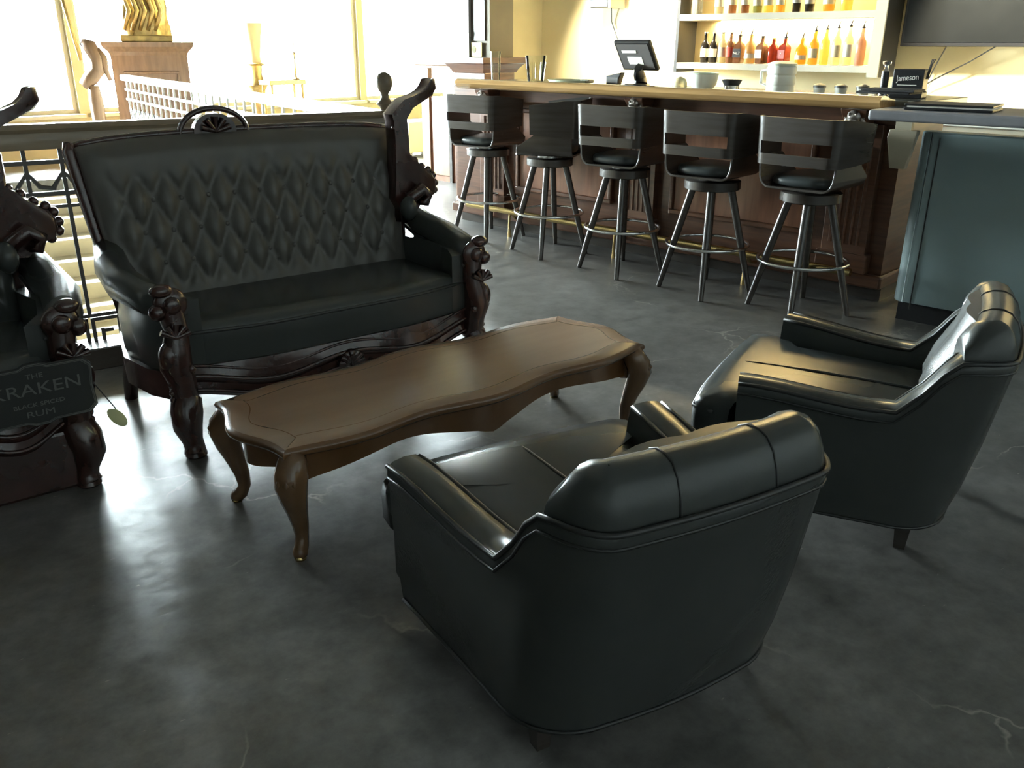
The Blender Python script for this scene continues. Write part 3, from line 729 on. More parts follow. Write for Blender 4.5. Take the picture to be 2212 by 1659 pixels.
def small_items():
    t = thing('glass_dome', 'small ridged glass jar with pale lid on the bar right of the register', 'jar', BP(1.55, 0.2, TZ), BA)
    MB().lathe([(0.04,0),(0.046,0.01),(0.046,0.035),(0.035,0.06),(0.012,0.072),(0.002,0.074)], 18).build('dome', mat('pale_glass', (0.75,0.72,0.5), 0.15, trans=0.5, ior=1.3, rvar=0.03), t, smooth=50)
    MB().lathe([(0.05,0),(0.05,0.008)], 18).build('foot', M_GREENCER, t, smooth=40)
    t = thing('white_bowl', 'deep white bowl on the bar right of the ridged jar', 'bowl', BP(1.71, 0.22, TZ), BA)
    MB().lathe([(0.06,0),(0.085,0.03),(0.095,0.095),(0.09,0.098),(0.078,0.035),(0.002,0.012)], 24).build('bowl_wall', M_WHITECER, t, smooth=50)
    MB().lathe([(0.094,0.092),(0.099,0.096),(0.094,0.101),(0.089,0.096)], 24).build('rim', M_GREENCER, t, smooth=50)
    t = thing('black_bowl', 'small shiny black bowl on the bar left of the white pitcher', 'bowl', BP(1.93, 0.2, TZ), BA)
    MB().lathe([(0.045,0),(0.05,0.012),(0.046,0.03),(0.062,0.065),(0.058,0.066),(0.042,0.034),(0.002,0.02)], 20).build('bowl_wall', M_CHROME, t, smooth=50)
    MB().lathe([(0.047,0.031),(0.0635,0.063),(0.061,0.066),(0.045,0.033)], 20).build('dark_band', M_BLACKPL, t, smooth=50)
    t = thing('white_pitcher', 'tall ribbed white plastic pitcher standing on the bar', 'pitcher', BP(2.26, 0.2, TZ), BA)
    MB().lathe([(0.07,0),(0.082,0.006),(0.082,0.03),(0.078,0.04),(0.084,0.05),(0.084,0.09),(0.078,0.10),(0.086,0.11),(0.086,0.145),(0.07,0.158),(0.066,0.158),(0.07,0.14),(0.07,0.01),(0.002,0.008)], 24).build('pitcher_body', M_WHITECER, t, smooth=35)
    MB().lathe([(0.083,0.155),(0.086,0.165),(0.05,0.178),(0.002,0.18)], 24).build('lid', M_GREENCER, t, smooth=50)
    MB().tube([(-0.08,0,0.13),(-0.13,0,0.12),(-0.13,0,0.05),(-0.08,0,0.035)], 0.010, 8).build('handle', M_WHITECER, t)
    for i, (x, c) in enumerate(((2.50, 'first'), (2.62, 'second'), (2.74, 'third'))):
        t = thing('coffee_cup', 'small white cup with dark lid, %s right of the white pitcher' % c, 'cup', BP(x, 0.22 + 0.02 * i, TZ), BA, 'lidded cups right of the pitcher')
        MB().lathe([(0.026,0),(0.030,0.004),(0.036,0.04),(0.033,0.04),(0.026,0.008),(0.002,0.006)], 16).build('cup_wall', M_WHITECER, t, smooth=50)
        MB().lathe([(0.038,0.038),(0.036,0.05),(0.014,0.06),(0.002,0.061)], 16).build('lid', mat('lid_grey', (0.12,0.12,0.11), 0.4, rvar=0.04), t, smooth=50)
    t = thing('cutlery_knife', 'thin knife lying on the bar in front of the register', 'knife', BP(1.28, 0.12, TZ + 0.004), BA + 0.2)
    MB().box(-0.10, 0.02, -0.008, 0.008, 0, 0.004).build('blade', M_CHROME, t, smooth=0)
    MB().box(0.02, 0.11, -0.008, 0.008, -0.003, 0.009).build('handle', M_CABWOOD, t, smooth=0, bevel=0.003)
    # napkin caddy
    t = thing('napkin_caddy', 'black napkin caddy with white script on the right end of the bar', 'caddy', BP(3.01, 0.22, TZ), BA + 0.12)
    MB().box(-0.085, 0.085, -0.06, 0.06, 0, 0.035).build('base_tray', M_BLACKPL, t, smooth=0, bevel=0.006)
    MB().box(-0.078, 0.082, -0.055, 0.05, 0.035, 0.15).build('holder', M_BLACKPL, t, smooth=0, bevel=0.006)
    text_mesh('white_script', 'Jameson', 0.042, M_PAPERW, t, T(0.0, -0.057, 0.105) @ RX(PI/2) @ RZ(0.1), 0.0008, sx=0.8)
    MB().box(-0.05, 0.05, -0.057, -0.055, 0.066, 0.070).build('white_rule', M_PAPERW, t, smooth=0)
    for k in range(3):
        MB().tube([(0.085, 0.02 * k - 0.02, 0.10), (0.095, 0.02 * k - 0.02, 0.17), (0.10 + 0.004 * k, 0.02 * k - 0.02, 0.20)], 0.0025, 5).build('straw', M_BLACKPL, t)
    t = thing('pepper_mill', 'slim chrome and black pepper mill beside the black napkin caddy', 'pepper mill', BP(2.885, 0.19, TZ), BA)
    MB().lathe([(0.026,0),(0.028,0.006),(0.022,0.03),(0.02,0.035)], 14).build('foot', M_CHROME, t, smooth=40)
    MB().lathe([(0.019,0.035),(0.021,0.05),(0.021,0.125),(0.019,0.135)], 14).build('barrel', M_BLACKPL, t, smooth=40)
    MB().lathe([(0.02,0.135),(0.012,0.145),(0.010,0.165),(0.022,0.172),(0.024,0.185),(0.006,0.19)], 14).build('crown', M_CHROME, t, smooth=40)
    for k, (x0, x1, z) in enumerate(((2.86, 3.14, 0.0), (2.90, 3.17, 0.014))):
        t = thing('bar_mat', ('lower' if k == 0 else 'upper') + ' ribbed black rubber bar mat of the pair under the napkin caddy', 'bar mat', BP((x0 + x1) / 2, -0.02 - 0.04 * k, TZ + 0.021 + z * 1.0), BA + 0.05 * k)
        hw = (x1 - x0) / 2
        MB().box(-hw, hw, -0.09, 0.09, 0, 0.012).build('mat_sheet', M_RUBBER, t, smooth=0, bevel=0.003)
        rb = MB().box(-hw + 0.01, hw - 0.01, -0.004, 0.004, 0.0115, 0.0145).mesh('rib')
        for j in range(7):
            o = link('mat_rib', rb, M_RUBBER, t, smooth=0); o.location = (0, -0.075 + 0.025 * j, 0)
        t.location.z = TZ + 0.030 + z
small_items()

# ------------------------------------------------------------------ right end: slab counter + upholstered booth
def side_counter():
    t = thing('grey_counter', 'thick grey laminate counter ledge above the teal padded booth', 'counter', BP(3.09, -0.47, 0), BA + 0.06)
    MB().box(0, 2.2, 0.0, 0.62, 1.030, 1.080).build('slab', M_GREYTOP, t, smooth=0, bevel=0.012, bseg=3)
    MB().box(0.85, 0.95, 0.35, 0.45, 0.0, 1.030).build('post', M_BLACKPL, t, smooth=0)
    t2 = thing('mail_bracket', 'beige enamel pointed bracket hanging under the left end of the grey ledge', 'bracket', BP(3.185, -0.25, 0.787), BA)
    MB().prism([(-0.055, 0.19), (-0.062, 0.15), (-0.028, 0.0), (0.05, 0.0), (0.085, 0.19)], -0.02, 0.02, M=RX(PI/2)).build('shield_plate', M_BEIGE, t2, smooth=0, bevel=0.004)
    MB().box(-0.03, 0.05, -0.015, 0.015, 0.19, 0.242).build('hanger', M_BEIGE, t2, smooth=0)
    t3 = thing('teal_booth', 'tall teal vinyl padded booth back with rounded end at the right edge', 'booth', BP(3.27, -0.24, 0), BA + 0.04)
    r = 0.06
    out = []
    for k in range(9):
        a = PI / 2 + PI * k / 8
        out.append((0.06 + r * math.cos(a), r + r * math.sin(a)))
    rings = []
    MB().prism([(0.06, 0.0)] + [(x, y) for x, y in reversed(out)][0:0] + [(0.06 + r * math.cos(-PI/2 - PI * k / 10), r + r * math.sin(-PI/2 - PI * k / 10)) for k in range(11)] + [(1.9, 2 * r), (1.9, 0.0)], 0.10, 0.975).build('padded_panel', M_TEAL, t3, smooth=50, bevel=0.02, bseg=4)
    MB().tube([(0.10, -0.001, 0.07), (0.10, -0.001, 0.95)], 0.0035, 6).build('vertical_seam', M_WELT, t3)
    MB().box(0.03, 1.88, 0.03, 2 * r - 0.02, 0.0, 0.10).build('kick_plate', M_BLACKPL, t3, smooth=0)
    for k, (x0, x1) in enumerate(((3.30, 3.56),)):
        t = thing('menu_folder', 'flat black menu folder lying on the grey ledge', 'menu', BP(3.40, -0.20, 1.081), BA + 0.12)
        MB().box(-0.2, 0.19, -0.14, 0.14, 0, 0.012).build('cover', M_BLACKPL, t, smooth=0, bevel=0.003)
        MB().box(-0.19, 0.185, -0.13, 0.13, 0.012, 0.020).build('pages', M_PAPERW, t, smooth=0)
        MB().box(-0.2, 0.19, -0.14, 0.14, 0.020, 0.030).build('cover', M_BLACKPL, t, smooth=0, bevel=0.003)
side_counter()

# ================================================================== BAR STOOLS
def make_stool():
    t = thing('bar_stool', '', 'stool', (0, 0, 0), 0, 'swivel bar stools lined up at the bar')
    # local: back toward -y
    for k in range(4):
        a = k * PI / 2
        ca, sa = math.cos(a), math.sin(a)
        top = Vector((0.105 * ca, 0.105 * sa, 0.615)); bot = Vector((0.268 * ca, 0.268 * sa, 0.0))
        MB().tube([top, top.lerp(bot, 0.5), bot], [0.022, 0.021, 0.015], 10).build('leg', M_BLACKWOOD, t)
    ring = [(0.238 * math.cos(2*PI*k/40), 0.238 * math.sin(2*PI*k/40), 0.284) for k in range(40)]
    MB().tube(ring, 0.010, 8, closed=True).build('foot_ring', M_CHROME, t, smooth=180)
    MB().lathe([(0.150,0.600),(0.160,0.606),(0.160,0.650),(0.150,0.656)], 28).build('swivel_disc', M_BLACKWOOD, t, smooth=40)
    MB().lathe([(0.09,0.656),(0.09,0.672)], 20).build('swivel_plate', M_CHROME, t, smooth=40)
    return t
def add_stool_top(t, rot):
    e = t
    R = RZ(rot)
    # bent plywood pan with sides turned up
    ring = []
    prof = []
    for k in range(9):            # left side up -> corner -> flat -> corner -> right side
        pass
    hw, zb, rr = 0.205, 0.675, 0.06
    path = [(-hw - 0.010, 0.84), (-hw - 0.003, zb + rr)]
    for k in range(1, 6):
        a = PI + (PI / 2) * k / 5
        path.append((-hw + rr + rr * math.cos(a) , zb + rr + rr * math.sin(a)))
    path2 = [(-x, z) for x, z in reversed(path)]
    pth = path + path2
    th = 0.011
    rings = []
    n = len(pth)
    for i, (x, z) in enumerate(pth):
        p0 = pth[max(i-1, 0)]; p1 = pth[min(i+1, n-1)]
        tx, tz = p1[0] - p0[0], p1[1] - p0[1]; L = math.hypot(tx, tz); nx, nz = -tz / L, tx / L
        d = 0.20 if abs(x) < hw - 0.03 else lerp(0.19, 0.11, sstep(zb + 0.05, 0.84, z))
        y0 = -0.20 if abs(x) < hw - 0.03 else -0.195
        y1 = y0 + 2 * d
        rings.append([tuple(R @ Vector(q)) for q in ((x, y0, z), (x, y1, z), (x + nx * th, y1, z + nz * th), (x + nx * th, y0, z + nz * th))])
    MB().loft(rings).build('seat_shell', M_BLACKWOOD, e, smooth=40, bevel=0.002)
    # padded seat
    pad = MB()
    rg = []
    for (s, z) in ((0.93, 0.690), (1.0, 0.700), (1.0, 0.722), (0.95, 0.736), (0.80, 0.744), (0.45, 0.748)):
        rg.append([tuple(R @ Vector((0.180 * s * math.copysign(abs(math.cos(a)) ** 0.6, math.cos(a)), 0.01 + 0.19 * s * math.copysign(abs(math.sin(a)) ** 0.6, math.sin(a)), z))) for a in [2*PI*k/32 for k in range(32)]])
    pad.loft(rg)
    pad.build('seat_pad', M_PAD, e, smooth=60)
    # back: flat slotted panel bent forward into two side wings
    plan = [(-0.258, 0.10), (-0.247, -0.04), (-0.228, -0.14)]
    for k in range(5):
        q = PI + 0.16 + (PI / 2 - 0.16) * k / 4
        plan.append((-0.175 + 0.05 * math.cos(q), -0.17 + 0.05 * math.sin(q)))
    plan += [(-0.155, -0.2205), (-0.05, -0.224), (0.05, -0.224)]
    plan += [(-x, y) for x, y in reversed(plan[:9])]
    n = len(plan)
    th = 0.013
    nrm = []
    for i in range(n):
        p0 = plan[max(i-1, 0)]; p1 = plan[min(i+1, n-1)]
        tx, ty = p1[0]-p0[0], p1[1]-p0[1]; L = math.hypot(tx, ty); nrm.append((-ty / L, tx / L))
    zs = [0.800, 0.854, 0.915, 1.035]
    def P(i, j, inner):
        x, y = plan[i]; z = zs[j]
        fl_ = 1 + 0.16 * (z - 0.90)
        f_ = sstep(-0.15, 0.10, y)
        if j == 3: z -= 0.030 * f_
        if j == 0: z += 0.020 * f_
        if inner: x += nrm[i][0] * th; y += nrm[i][1] * th
        return R @ Vector((x * fl_, y * fl_ - 0.02, z))
    b = MB()
    i0, i1 = 6, n - 7
    for i in range(n - 1):
        for j in range(3):
            if j == 1 and i0 <= i < i1: continue
            o = [P(i, j, 0), P(i+1, j, 0), P(i+1, j+1, 0), P(i, j+1, 0)]
            q = [P(i, j, 1), P(i+1, j, 1), P(i+1, j+1, 1), P(i, j+1, 1)]
            fs_ = [(0,1,2,3), (7,6,5,4)]
            if j == 0 or (j == 2 and i0 <= i < i1): fs_.append((0,4,5,1))
            if j == 2 or (j == 0 and i0 <= i < i1): fs_.append((3,2,6,7))
            if i == 0 or (j == 1 and i == i1): fs_.append((0,3,7,4))
            if i == n - 2 or (j == 1 and i == i0 - 1): fs_.append((1,5,6,2))
            b.add(o + q, fs_)
    me = b.mesh('backrest')
    bm = bmesh.new(); bm.from_mesh(me); bmesh.ops.remove_doubles(bm, verts=bm.verts, dist=1e-4)
    bmesh.ops.recalc_face_normals(bm, faces=bm.faces); bm.to_mesh(me); bm.free()
    link('backrest', me, M_BLACKWOOD, e, smooth=30)
STOOLS = [(-0.185, 6.573, -0.05, 0.10, 'black swivel bar stool nearest the wood counter, leftmost of the five at the bar'),
          (0.253, 6.021, -0.232, 2.05, 'black bar stool swivelled sideways so its slot is hidden, second from left'),
          (0.702, 5.50, -0.192, 0.12, 'black slotted-back bar stool in the middle of the five at the bar'),
          (1.149, 5.015, -0.254, 0.05, 'black slotted-back bar stool fourth from left below the white pitcher'),
          (1.582, 4.601, -0.431, -0.02, 'black bar stool nearest the teal booth, rightmost of the five at the bar')]
base_stool = make_stool()
for i, (x, y, lrot, brot, lab) in enumerate(STOOLS):
    o = base_stool if i == 0 else copy_tree(base_stool)
    place(o, (x, y, 0), lrot)
    o['label'] = lab
    tops = True
# tops are added per stool so each can be swivelled on its own legs
for o, (x, y, lrot, brot, lab) in zip([q for q in list(COL.objects) if q.get('category') == 'stool'], STOOLS):
    add_stool_top(o, BA - lrot + brot)

# ================================================================== COFFEE TABLE
TA = math.radians(40)
def table_outline(inset=0.0, n=96):
    L, Wd = 0.752, 0.272
    pts = []
    # long front side, right end, long back side, left end  (ccw), corners softly rounded
    def long_w(u):     # u in -1..1
        return Wd - 0.016 + 0.016 * math.cos(u * PI * 3.0) + 0.012 * math.cos(u * PI) - inset
    def end_w(v):
        return L - 0.018 + 0.030 * math.cos(v * PI) * (1 - 0.3 * abs(v)) + 0.006 * math.cos(v * 2 * PI) - inset
    cu = 0.94
    nl, ne = 44, 20
    for k in range(nl + 1):
        u = lerp(-cu, cu, k / nl); pts.append((u * (L - inset), -long_w(u)))
    for k in range(ne + 1):
        v = lerp(-0.86, 0.86, k / ne); pts.append((end_w(v), v * (Wd - inset)))
    for k in range(nl + 1):
        u = lerp(cu, -cu, k / nl); pts.append((u * (L - inset), long_w(u)))
    for k in range(ne + 1):
        v = lerp(0.86, -0.86, k / ne); pts.append((-end_w(v), v * (Wd - inset)))
    return pts
def coffee_table():
    t = thing('coffee_table', 'long scalloped brown wood coffee table with cabriole legs before the sofa', 'table', (-0.212, 2.695, 0), TA)
    ZT = 0.352
    rings = []
    for ins, z in ((0.022, ZT - 0.034), (0.010, ZT - 0.032), (0.002, ZT - 0.024), (0.0, ZT - 0.016), (0.004, ZT - 0.007), (0.014, ZT - 0.003)):
        rings.append([(x, y, z) for x, y in table_outline(ins)])
    MB().loft(rings, cap=False).build('moulded_edge', M_TABLEEDGE, t, smooth=50)
    tp = MB()
    tp.loft([[(x, y, z) for x, y in table_outline(i)] for i, z in ((0.014, ZT - 0.003), (0.020, ZT), (0.07, ZT))])
    tp.build('table_top', M_TABLE, t, smooth=30)
    bl = MB()
    o1 = table_outline(0.068); o2 = table_outline(0.071)
    bl.loft([[(x, y, ZT + 0.0004) for x, y in o1], [(x, y, ZT + 0.0004) for x, y in o2]], cap=False)
    bl.build('inlay_line', M_TABLEEDGE, t, smooth=0)
    # scalloped apron
    ap = table_outline(0.045); ap2 = table_outline(0.062)
    n = len(ap)
    v = []; f = []
    for i, ((x, y), (x2, y2)) in enumerate(zip(ap, ap2)):
        fx = abs(x) / 0.707; fy = abs(y) / 0.23
        if fy > 0.8 and fx < 0.97: dz = 0.078 + 0.020 * math.cos(fx * PI * 2.0) - 0.016 * math.exp(-((fx - 0.0) / 0.06) ** 2) * -1
        else: dz = 0.070 + 0.018 * math.cos(fy * PI)
        dz += 0.03 * sstep(0.86, 1.0, min(fx, 1) * 1.0) * sstep(0.7, 1.0, min(fy, 1))
        v += [(x, y, ZT - 0.032), (x, y, ZT - 0.032 - dz), (x2, y2, ZT - 0.032 - dz), (x2, y2, ZT - 0.032)]
    for i in range(n):
        j = (i + 1) % n
        for k in range(4):
            k2 = (k + 1) % 4
            f.append((i*4+k, i*4+k2, j*4+k2, j*4+k))
    MB().add(v, f).build('scalloped_apron', M_TABLEEDGE, t, smooth=45)
    for sx in (-1, 1):
        for sy in (-1, 1):
            px, py = sx * 0.668, sy * 0.196
            dx, dy = sx * 0.70, sy * 0.72
            c = [(0.010, 0.325), (0.022, 0.30), (0.040, 0.27), (0.046, 0.245), (0.036, 0.20), (0.018, 0.15), (0.004, 0.10), (0.000, 0.06), (0.012, 0.032), (0.030, 0.018), (0.044, 0.013)]
            r = [0.036, 0.042, 0.047, 0.046, 0.038, 0.030, 0.024, 0.020, 0.021, 0.022, 0.014]
            lo = MB().tube([(px + dx * o, py + dy * o, z) for o, z in c], r, 12).build('leg', M_TABLELEG, t, smooth=180)
            kn = MB()
            for q in (-1, 0, 1):
                a = math.atan2(dy, dx) + q * 0.55
                kn.tube([(px + dx*0.03 + math.cos(a)*0.030, py + dy*0.03 + math.sin(a)*0.030, 0.295), (px + dx*0.042 + math.cos(a)*0.041, py + dy*0.042 + math.sin(a)*0.041, 0.262), (px + dx*0.038 + math.cos(a)*0.034, py + dy*0.038 + math.sin(a)*0.034, 0.222)], [0.006, 0.010, 0.004], 6)
            kn.build('knee_carving', M_TABLELEG, lo, smooth=180)
            MB().lathe([(0.016, 0.0), (0.018, 0.006), (0.013, 0.014)], 10, T(px + dx * 0.03, py + dy * 0.03, 0)).build('foot_pad', M_BRASS, lo, smooth=40)
coffee_table()

# ================================================================== CARVED SOFA + MATCHING CARVED ARMCHAIR
SA = math.radians(38)
SU = Vector((math.cos(SA), math.sin(SA), 0)); SV = Vector((-SU.y, SU.x, 0))
SC = Vector((-0.668, 3.144, 0))
WING = [(0.773,1.229),(0.779,1.186),(0.758,1.158),(0.709,1.136),(0.649,1.109),(0.613,1.066),(0.619,0.977),(0.62,0.917),(0.651,0.895),(0.679,0.869),(0.714,0.84),(0.739,0.827),(0.76,0.794),(0.761,0.759),(0.755,0.732),(0.709,0.715),(0.679,0.697),(0.653,0.672),(0.555,0.678),(0.53,0.732),(0.54,0.823),(0.544,0.981),(0.541,1.055),(0.531,1.086),(0.567,1.119),(0.603,1.145),(0.663,1.16),(0.711,1.178),(0.736,1.197),(0.754,1.226)]
def carved_seat(name, label, cat, xl, xr, loc, cols, group, crest_x, solid=False):
    """xl..xr: extent of the back; front at y=0, back leans away toward +y"""
    t = thing(name, label, cat, loc, SA, group)
    fl, fr = xl + 0.10, xr + 0.01          # front posts
    w = fr - fl; cx = (fl + fr) / 2
    # ---- serpentine seat rail with beads
    def yf(x):
        u = (x - cx) / (w / 2); return -0.055 * math.cos(u * PI / 2) ** 1.0 + 0.012 * math.cos(u * 2 * PI) * 0.6
    nx = 40
    xs = [lerp(fl, fr, k / nx) for k in range(nx + 1)]
    def zb(x):
        u = (x - cx) / (w / 2); return 0.195 + 0.02 * math.cos(u * 2 * PI) - 0.018 * math.cos(u * PI / 2)
    rail = MB().loft([[(x, yf(x), zb(x)), (x, yf(x) - 0.018, zb(x) + 0.02), (x, yf(x) - 0.010, zb(x) + 0.05), (x, yf(x) - 0.022, zb(x) + 0.075), (x, yf(x) - 0.004, 0.315), (x, yf(x) + 0.05, 0.315), (x, yf(x) + 0.05, zb(x))] for x in xs])
    ro = rail.build('seat_rail', M_CARVED, t, smooth=35)
    for dz, rr in ((0.022, 0.008), (0.074, 0.009), (0.11, 0.006)):
        MB().tube([(x, yf(x) - 0.020 + (0.012 if dz > 0.1 else 0), zb(x) + dz) for x in xs], rr, 6).build('rail_bead', M_CARVED, ro, smooth=180)
    # carved shell in the middle of the rail
    sh = MB()
    for k in range(7):
        a = PI * (k + 0.5) / 7
        sh.tube([(cx, yf(cx) - 0.02, 0.215), (cx + 0.055 * math.cos(a), yf(cx) - 0.03, 0.225 + 0.055 * math.sin(a))], [0.008, 0.014], 6)
    sh.build('rail_shell', M_CARVED, ro, smooth=180)
    # side rails (bulging out)
    for sx, xe in ((-1, fl), (1, fr)):
        p = [(xe, 0.0), (xe + sx * 0.06, 0.12), (xe + sx * 0.09, 0.30), (xe + sx * 0.05, 0.50), (xe + sx * 0.02, 0.62)]
        MB().loft([[(x - 0.02, y, 0.20), (x + 0.02, y, 0.20), (x + 0.028, y, 0.25), (x + 0.02, y, 0.30), (x - 0.02, y, 0.30)] for x, y in p]).build('side_rail', M_CARVED, t, smooth=50)
        # upholstered side under the arm, bulging
        rg = []
        for z, o in ((0.29, 0.0), (0.34, 0.012), (0.42, 0.012), (0.50, -0.005), (0.555, -0.03)):
            rg.append([(x + sx * o, y, z) for x, y in p] + [(x - sx * 0.09, y, z) for x, y in reversed(p)])
        MB().loft(rg).build('side_panel', cols[0], t, smooth=60)
        # rolled arm: roll sweeping from back to front scroll
        top = [(xe + sx * 0.015, -0.01, 0.545), (xe + sx * 0.045, 0.10, 0.555), (xe + sx * 0.075, 0.28, 0.570), (xe + sx * 0.065, 0.45, 0.595), (xe + sx * 0.04, 0.58, 0.66)]
        arm = MB().tube(top, [0.052, 0.058, 0.064, 0.062, 0.05], 14).build('armrest', cols[0], t, smooth=180)
        MB().tube([(x - sx * 0.055, y, z - 0.035) for x, y, z in top], 0.007, 6).build('arm_welt', M_WELT, arm, smooth=180)
        # front arm post: scroll, cabochon, beads
        post = MB()
        post.lathe([(0.052, 0), (0.058, 0.012), (0.050, 0.024), (0.030, 0.030), (0.030, 0.040), (0.016, 0.050)], 16, T(xe + sx * 0.01, -0.005, 0.555) @ RX(PI/2))
        post.ball((xe + sx * 0.035, -0.02, 0.605), 0.030, 10, (1.3, 1, 0.8))
        post.ball((xe + sx * 0.055, -0.02, 0.535), 0.030, 10)
        post.tube([(xe + sx * 0.01, 0.0, 0.53), (xe + sx * 0.0, -0.01, 0.46), (xe + sx * 0.012, -0.02, 0.40), (xe + sx * 0.02, -0.02, 0.34), (xe + sx * 0.005, -0.015, 0.28), (xe, -0.01, 0.2)], [0.045, 0.040, 0.048, 0.055, 0.048, 0.045], 12)
        post.ball((xe + sx * 0.040, -0.03, 0.375), 0.042, 12, (0.9, 0.9, 1.35))
        for k in range(5):
            a = PI * (k + 0.2) / 5
            post.tube([(xe + sx * 0.02, -0.06, 0.45), (xe + sx * 0.02 + 0.05 * math.cos(a), -0.055, 0.455 + 0.04 * math.sin(a))], [0.008, 0.012], 6)
        for z in (0.305, 0.275, 0.245, 0.218): post.ball((xe + sx * 0.042, -0.02, z), 0.015, 8)
        post.ball((xe - sx * 0.02, -0.055, 0.33), 0.016, 8)
        post.build('arm_post', M_CARVED, t, smooth=60)
        # front cabriole leg
        lg = MB().tube([(xe, -0.01, 0.21), (xe + sx * 0.012, -0.035, 0.17), (xe + sx * 0.018, -0.045, 0.12), (xe + sx * 0.004, -0.030, 0.06), (xe, -0.032, 0.03), (xe + sx * 0.004, -0.040, 0.010)], [0.052, 0.056, 0.050, 0.036, 0.036, 0.040], 12)
        lg.lathe([(0.034, 0.0), (0.040, 0.008), (0.034, 0.02)], 12, T(xe, -0.038, 0))
        lg.build('leg', M_CARVED, t, smooth=60)
        MB().tube([(xe + sx * 0.02, 0.56, 0.22), (xe + sx * 0.03, 0.60, 0.12), (xe + sx * 0.03, 0.66, 0.0)], [0.036, 0.032, 0.026], 10).build('leg', M_CARVED, t, smooth=60)
    if solid:
        MB().box(fl - 0.01, fr + 0.03, -0.035, 0.60, 0.0, 0.205).build('base_panel', M_CARVED, t, smooth=0, bevel=0.012)
    # ---- seat cushion
    rg = []
    for s, z in ((0.99, 0.30), (1.0, 0.33), (1.005, 0.40), (1.0, 0.435), (0.97, 0.455), (0.85, 0.465), (0.5, 0.468)):
        ring = []
        for k in range(21):
            x = cx + (lerp(fl + 0.03, fr - 0.03, k / 20) - cx) * s
            ring.append((x, yf(x) * s + 0.01 + (1 - s) * 0.22, z))
        for k in range(21):
            x = cx + (lerp(fr - 0.03, fl + 0.03, k / 20) - cx) * s
            ring.append((x, 0.48 - (1 - s) * 0.22, z))
        rg.append(ring)
    so = MB().loft(rg).build('seat_cushion', cols[0], t, smooth=60)
    MB().tube([(lerp(fl + 0.035, fr - 0.035, k / 30), yf(lerp(fl + 0.035, fr - 0.035, k / 30)) + 0.004, 0.435) for k in range(31)], 0.007, 6).build('seat_welt', M_WELT, so, smooth=180)
    # ---- tufted back: a curved sheet with diamond tufts
    bw = xr - xl; nx, nz = int(bw / 0.0105), 66
    z0, z1 = 0.40, 1.035
    dx, dz_ = 0.105, 0.115
    def leany(z): return 0.47 + 0.13 * ((z - z0) / (z1 - z0)) ** 1.1
    def surf(i, j):
        u = i / nx; v = j / nz
        x = lerp(xl, xr, u); z = lerp(z0, z1, v)
        # narrow toward the seat on the left like the photo, gentle crown at the top
        x += (1 - v) * (0.075 * (1 - u) - 0.02 * u)
        z += 0.012 * math.sin(u * PI) * v - 0.02 * (abs(2 * u - 1) ** 6) * v
        y = leany(z)
        # puffed tufts
        zz = (z - 0.47) / dz_
        a = (x / dx + 0.5 * zz); c = (x / dx - 0.5 * zz)
        tuft = abs(math.sin(PI * a)) * abs(math.sin(PI * c))
        fade = sstep(0.0, 0.10, u) * sstep(0.0, 0.10, 1 - u) * sstep(0.06, 0.2, v) * sstep(0.10, 0.30, 1 - v)
        edge = min(1, u * 14, (1 - u) * 14, (1 - v) * 12)
        y -= 0.055 * (edge ** 0.5) + (0.030 * (tuft ** 0.75) - 0.020) * fade
        return (x, y, z)
    v = [surf(i, j) for j in range(nz + 1) for i in range(nx + 1)]
    f = [(j*(nx+1)+i, j*(nx+1)+i+1, (j+1)*(nx+1)+i+1, (j+1)*(nx+1)+i) for j in range(nz) for i in range(nx)]
    # closed by a flat rear
    o = len(v)
    per = [j*(nx+1) for j in range(nz, 0, -1)] + [i for i in range(nx)] + [j*(nx+1)+nx for j in range(nz)] + [nz*(nx+1)+i for i in range(nx, 0, -1)]
    for k in per:
        p = v[k]; v.append((p[0], leany(p[2]) + 0.05, p[2]))
    m_ = len(per)
    for k in range(m_):
        f.append((per[k], per[(k+1) % m_], o + (k+1) % m_, o + k))
    f.append(tuple(range(o, o + m_)))
    MB().box(fl + 0.02, fr - 0.02, 0.02, 0.60, 0.205, 0.30).build('leak_blocker', M_WELT, t, smooth=0)  # solid box added under the seat to stop light leaking beneath
    back = MB().add(v, f).build('tufted_back', cols[1], t, smooth=70)
    btn = MB().ball((0, 0, 0), 0.010, 8, (1, 0.6, 1)).mesh('button')
    rows = 5
    for r_ in range(rows):
        zc = 0.47 + dz_ * (r_ + 1) * 0.999
        if zc > 0.93: break
        zz = (r_ + 1)
        k0 = int(xl / dx) - 1
        for k in range(k0, int(xr / dx) + 3):
            x = (k + 0.5 * (zz % 2)) * dx
            vv = (zc - z0) / (z1 - z0)
            ul = xl + (1 - vv) * 0.075; ur = xr - (1 - vv) * 0.02
            if not (ul + 0.09 < x < ur - 0.09): continue
            b_ = link('tuft_button', btn, cols[1], back, smooth=180)
            b_.location = (x, leany(zc) - 0.055 + 0.019, zc)
    # back frame: side posts, top rail, crest
    for sx, xe, wv in ((-1, xl, 0.075), (1, xr, 0.02)):
        MB().tube([(xe - sx * wv + sx * 0.01, 0.50, 0.36), (xe - sx * wv * 0.5 + sx * 0.012, 0.55, 0.68), (xe + sx * 0.012, 0.60, 1.0), (xe + sx * 0.006, 0.605, 1.03)], [0.022, 0.022, 0.024, 0.02], 8).build('back_post', M_CARVED, t, smooth=180)
    MB().tube([(lerp(xl, xr, k / 24), leany(1.03) + 0.005, 1.036 + 0.012 * math.sin(k / 24 * PI) - 0.02 * abs(2 * k / 24 - 1) ** 6) for k in range(25)], 0.014, 8).build('top_rail', M_CARVED, t, smooth=180)
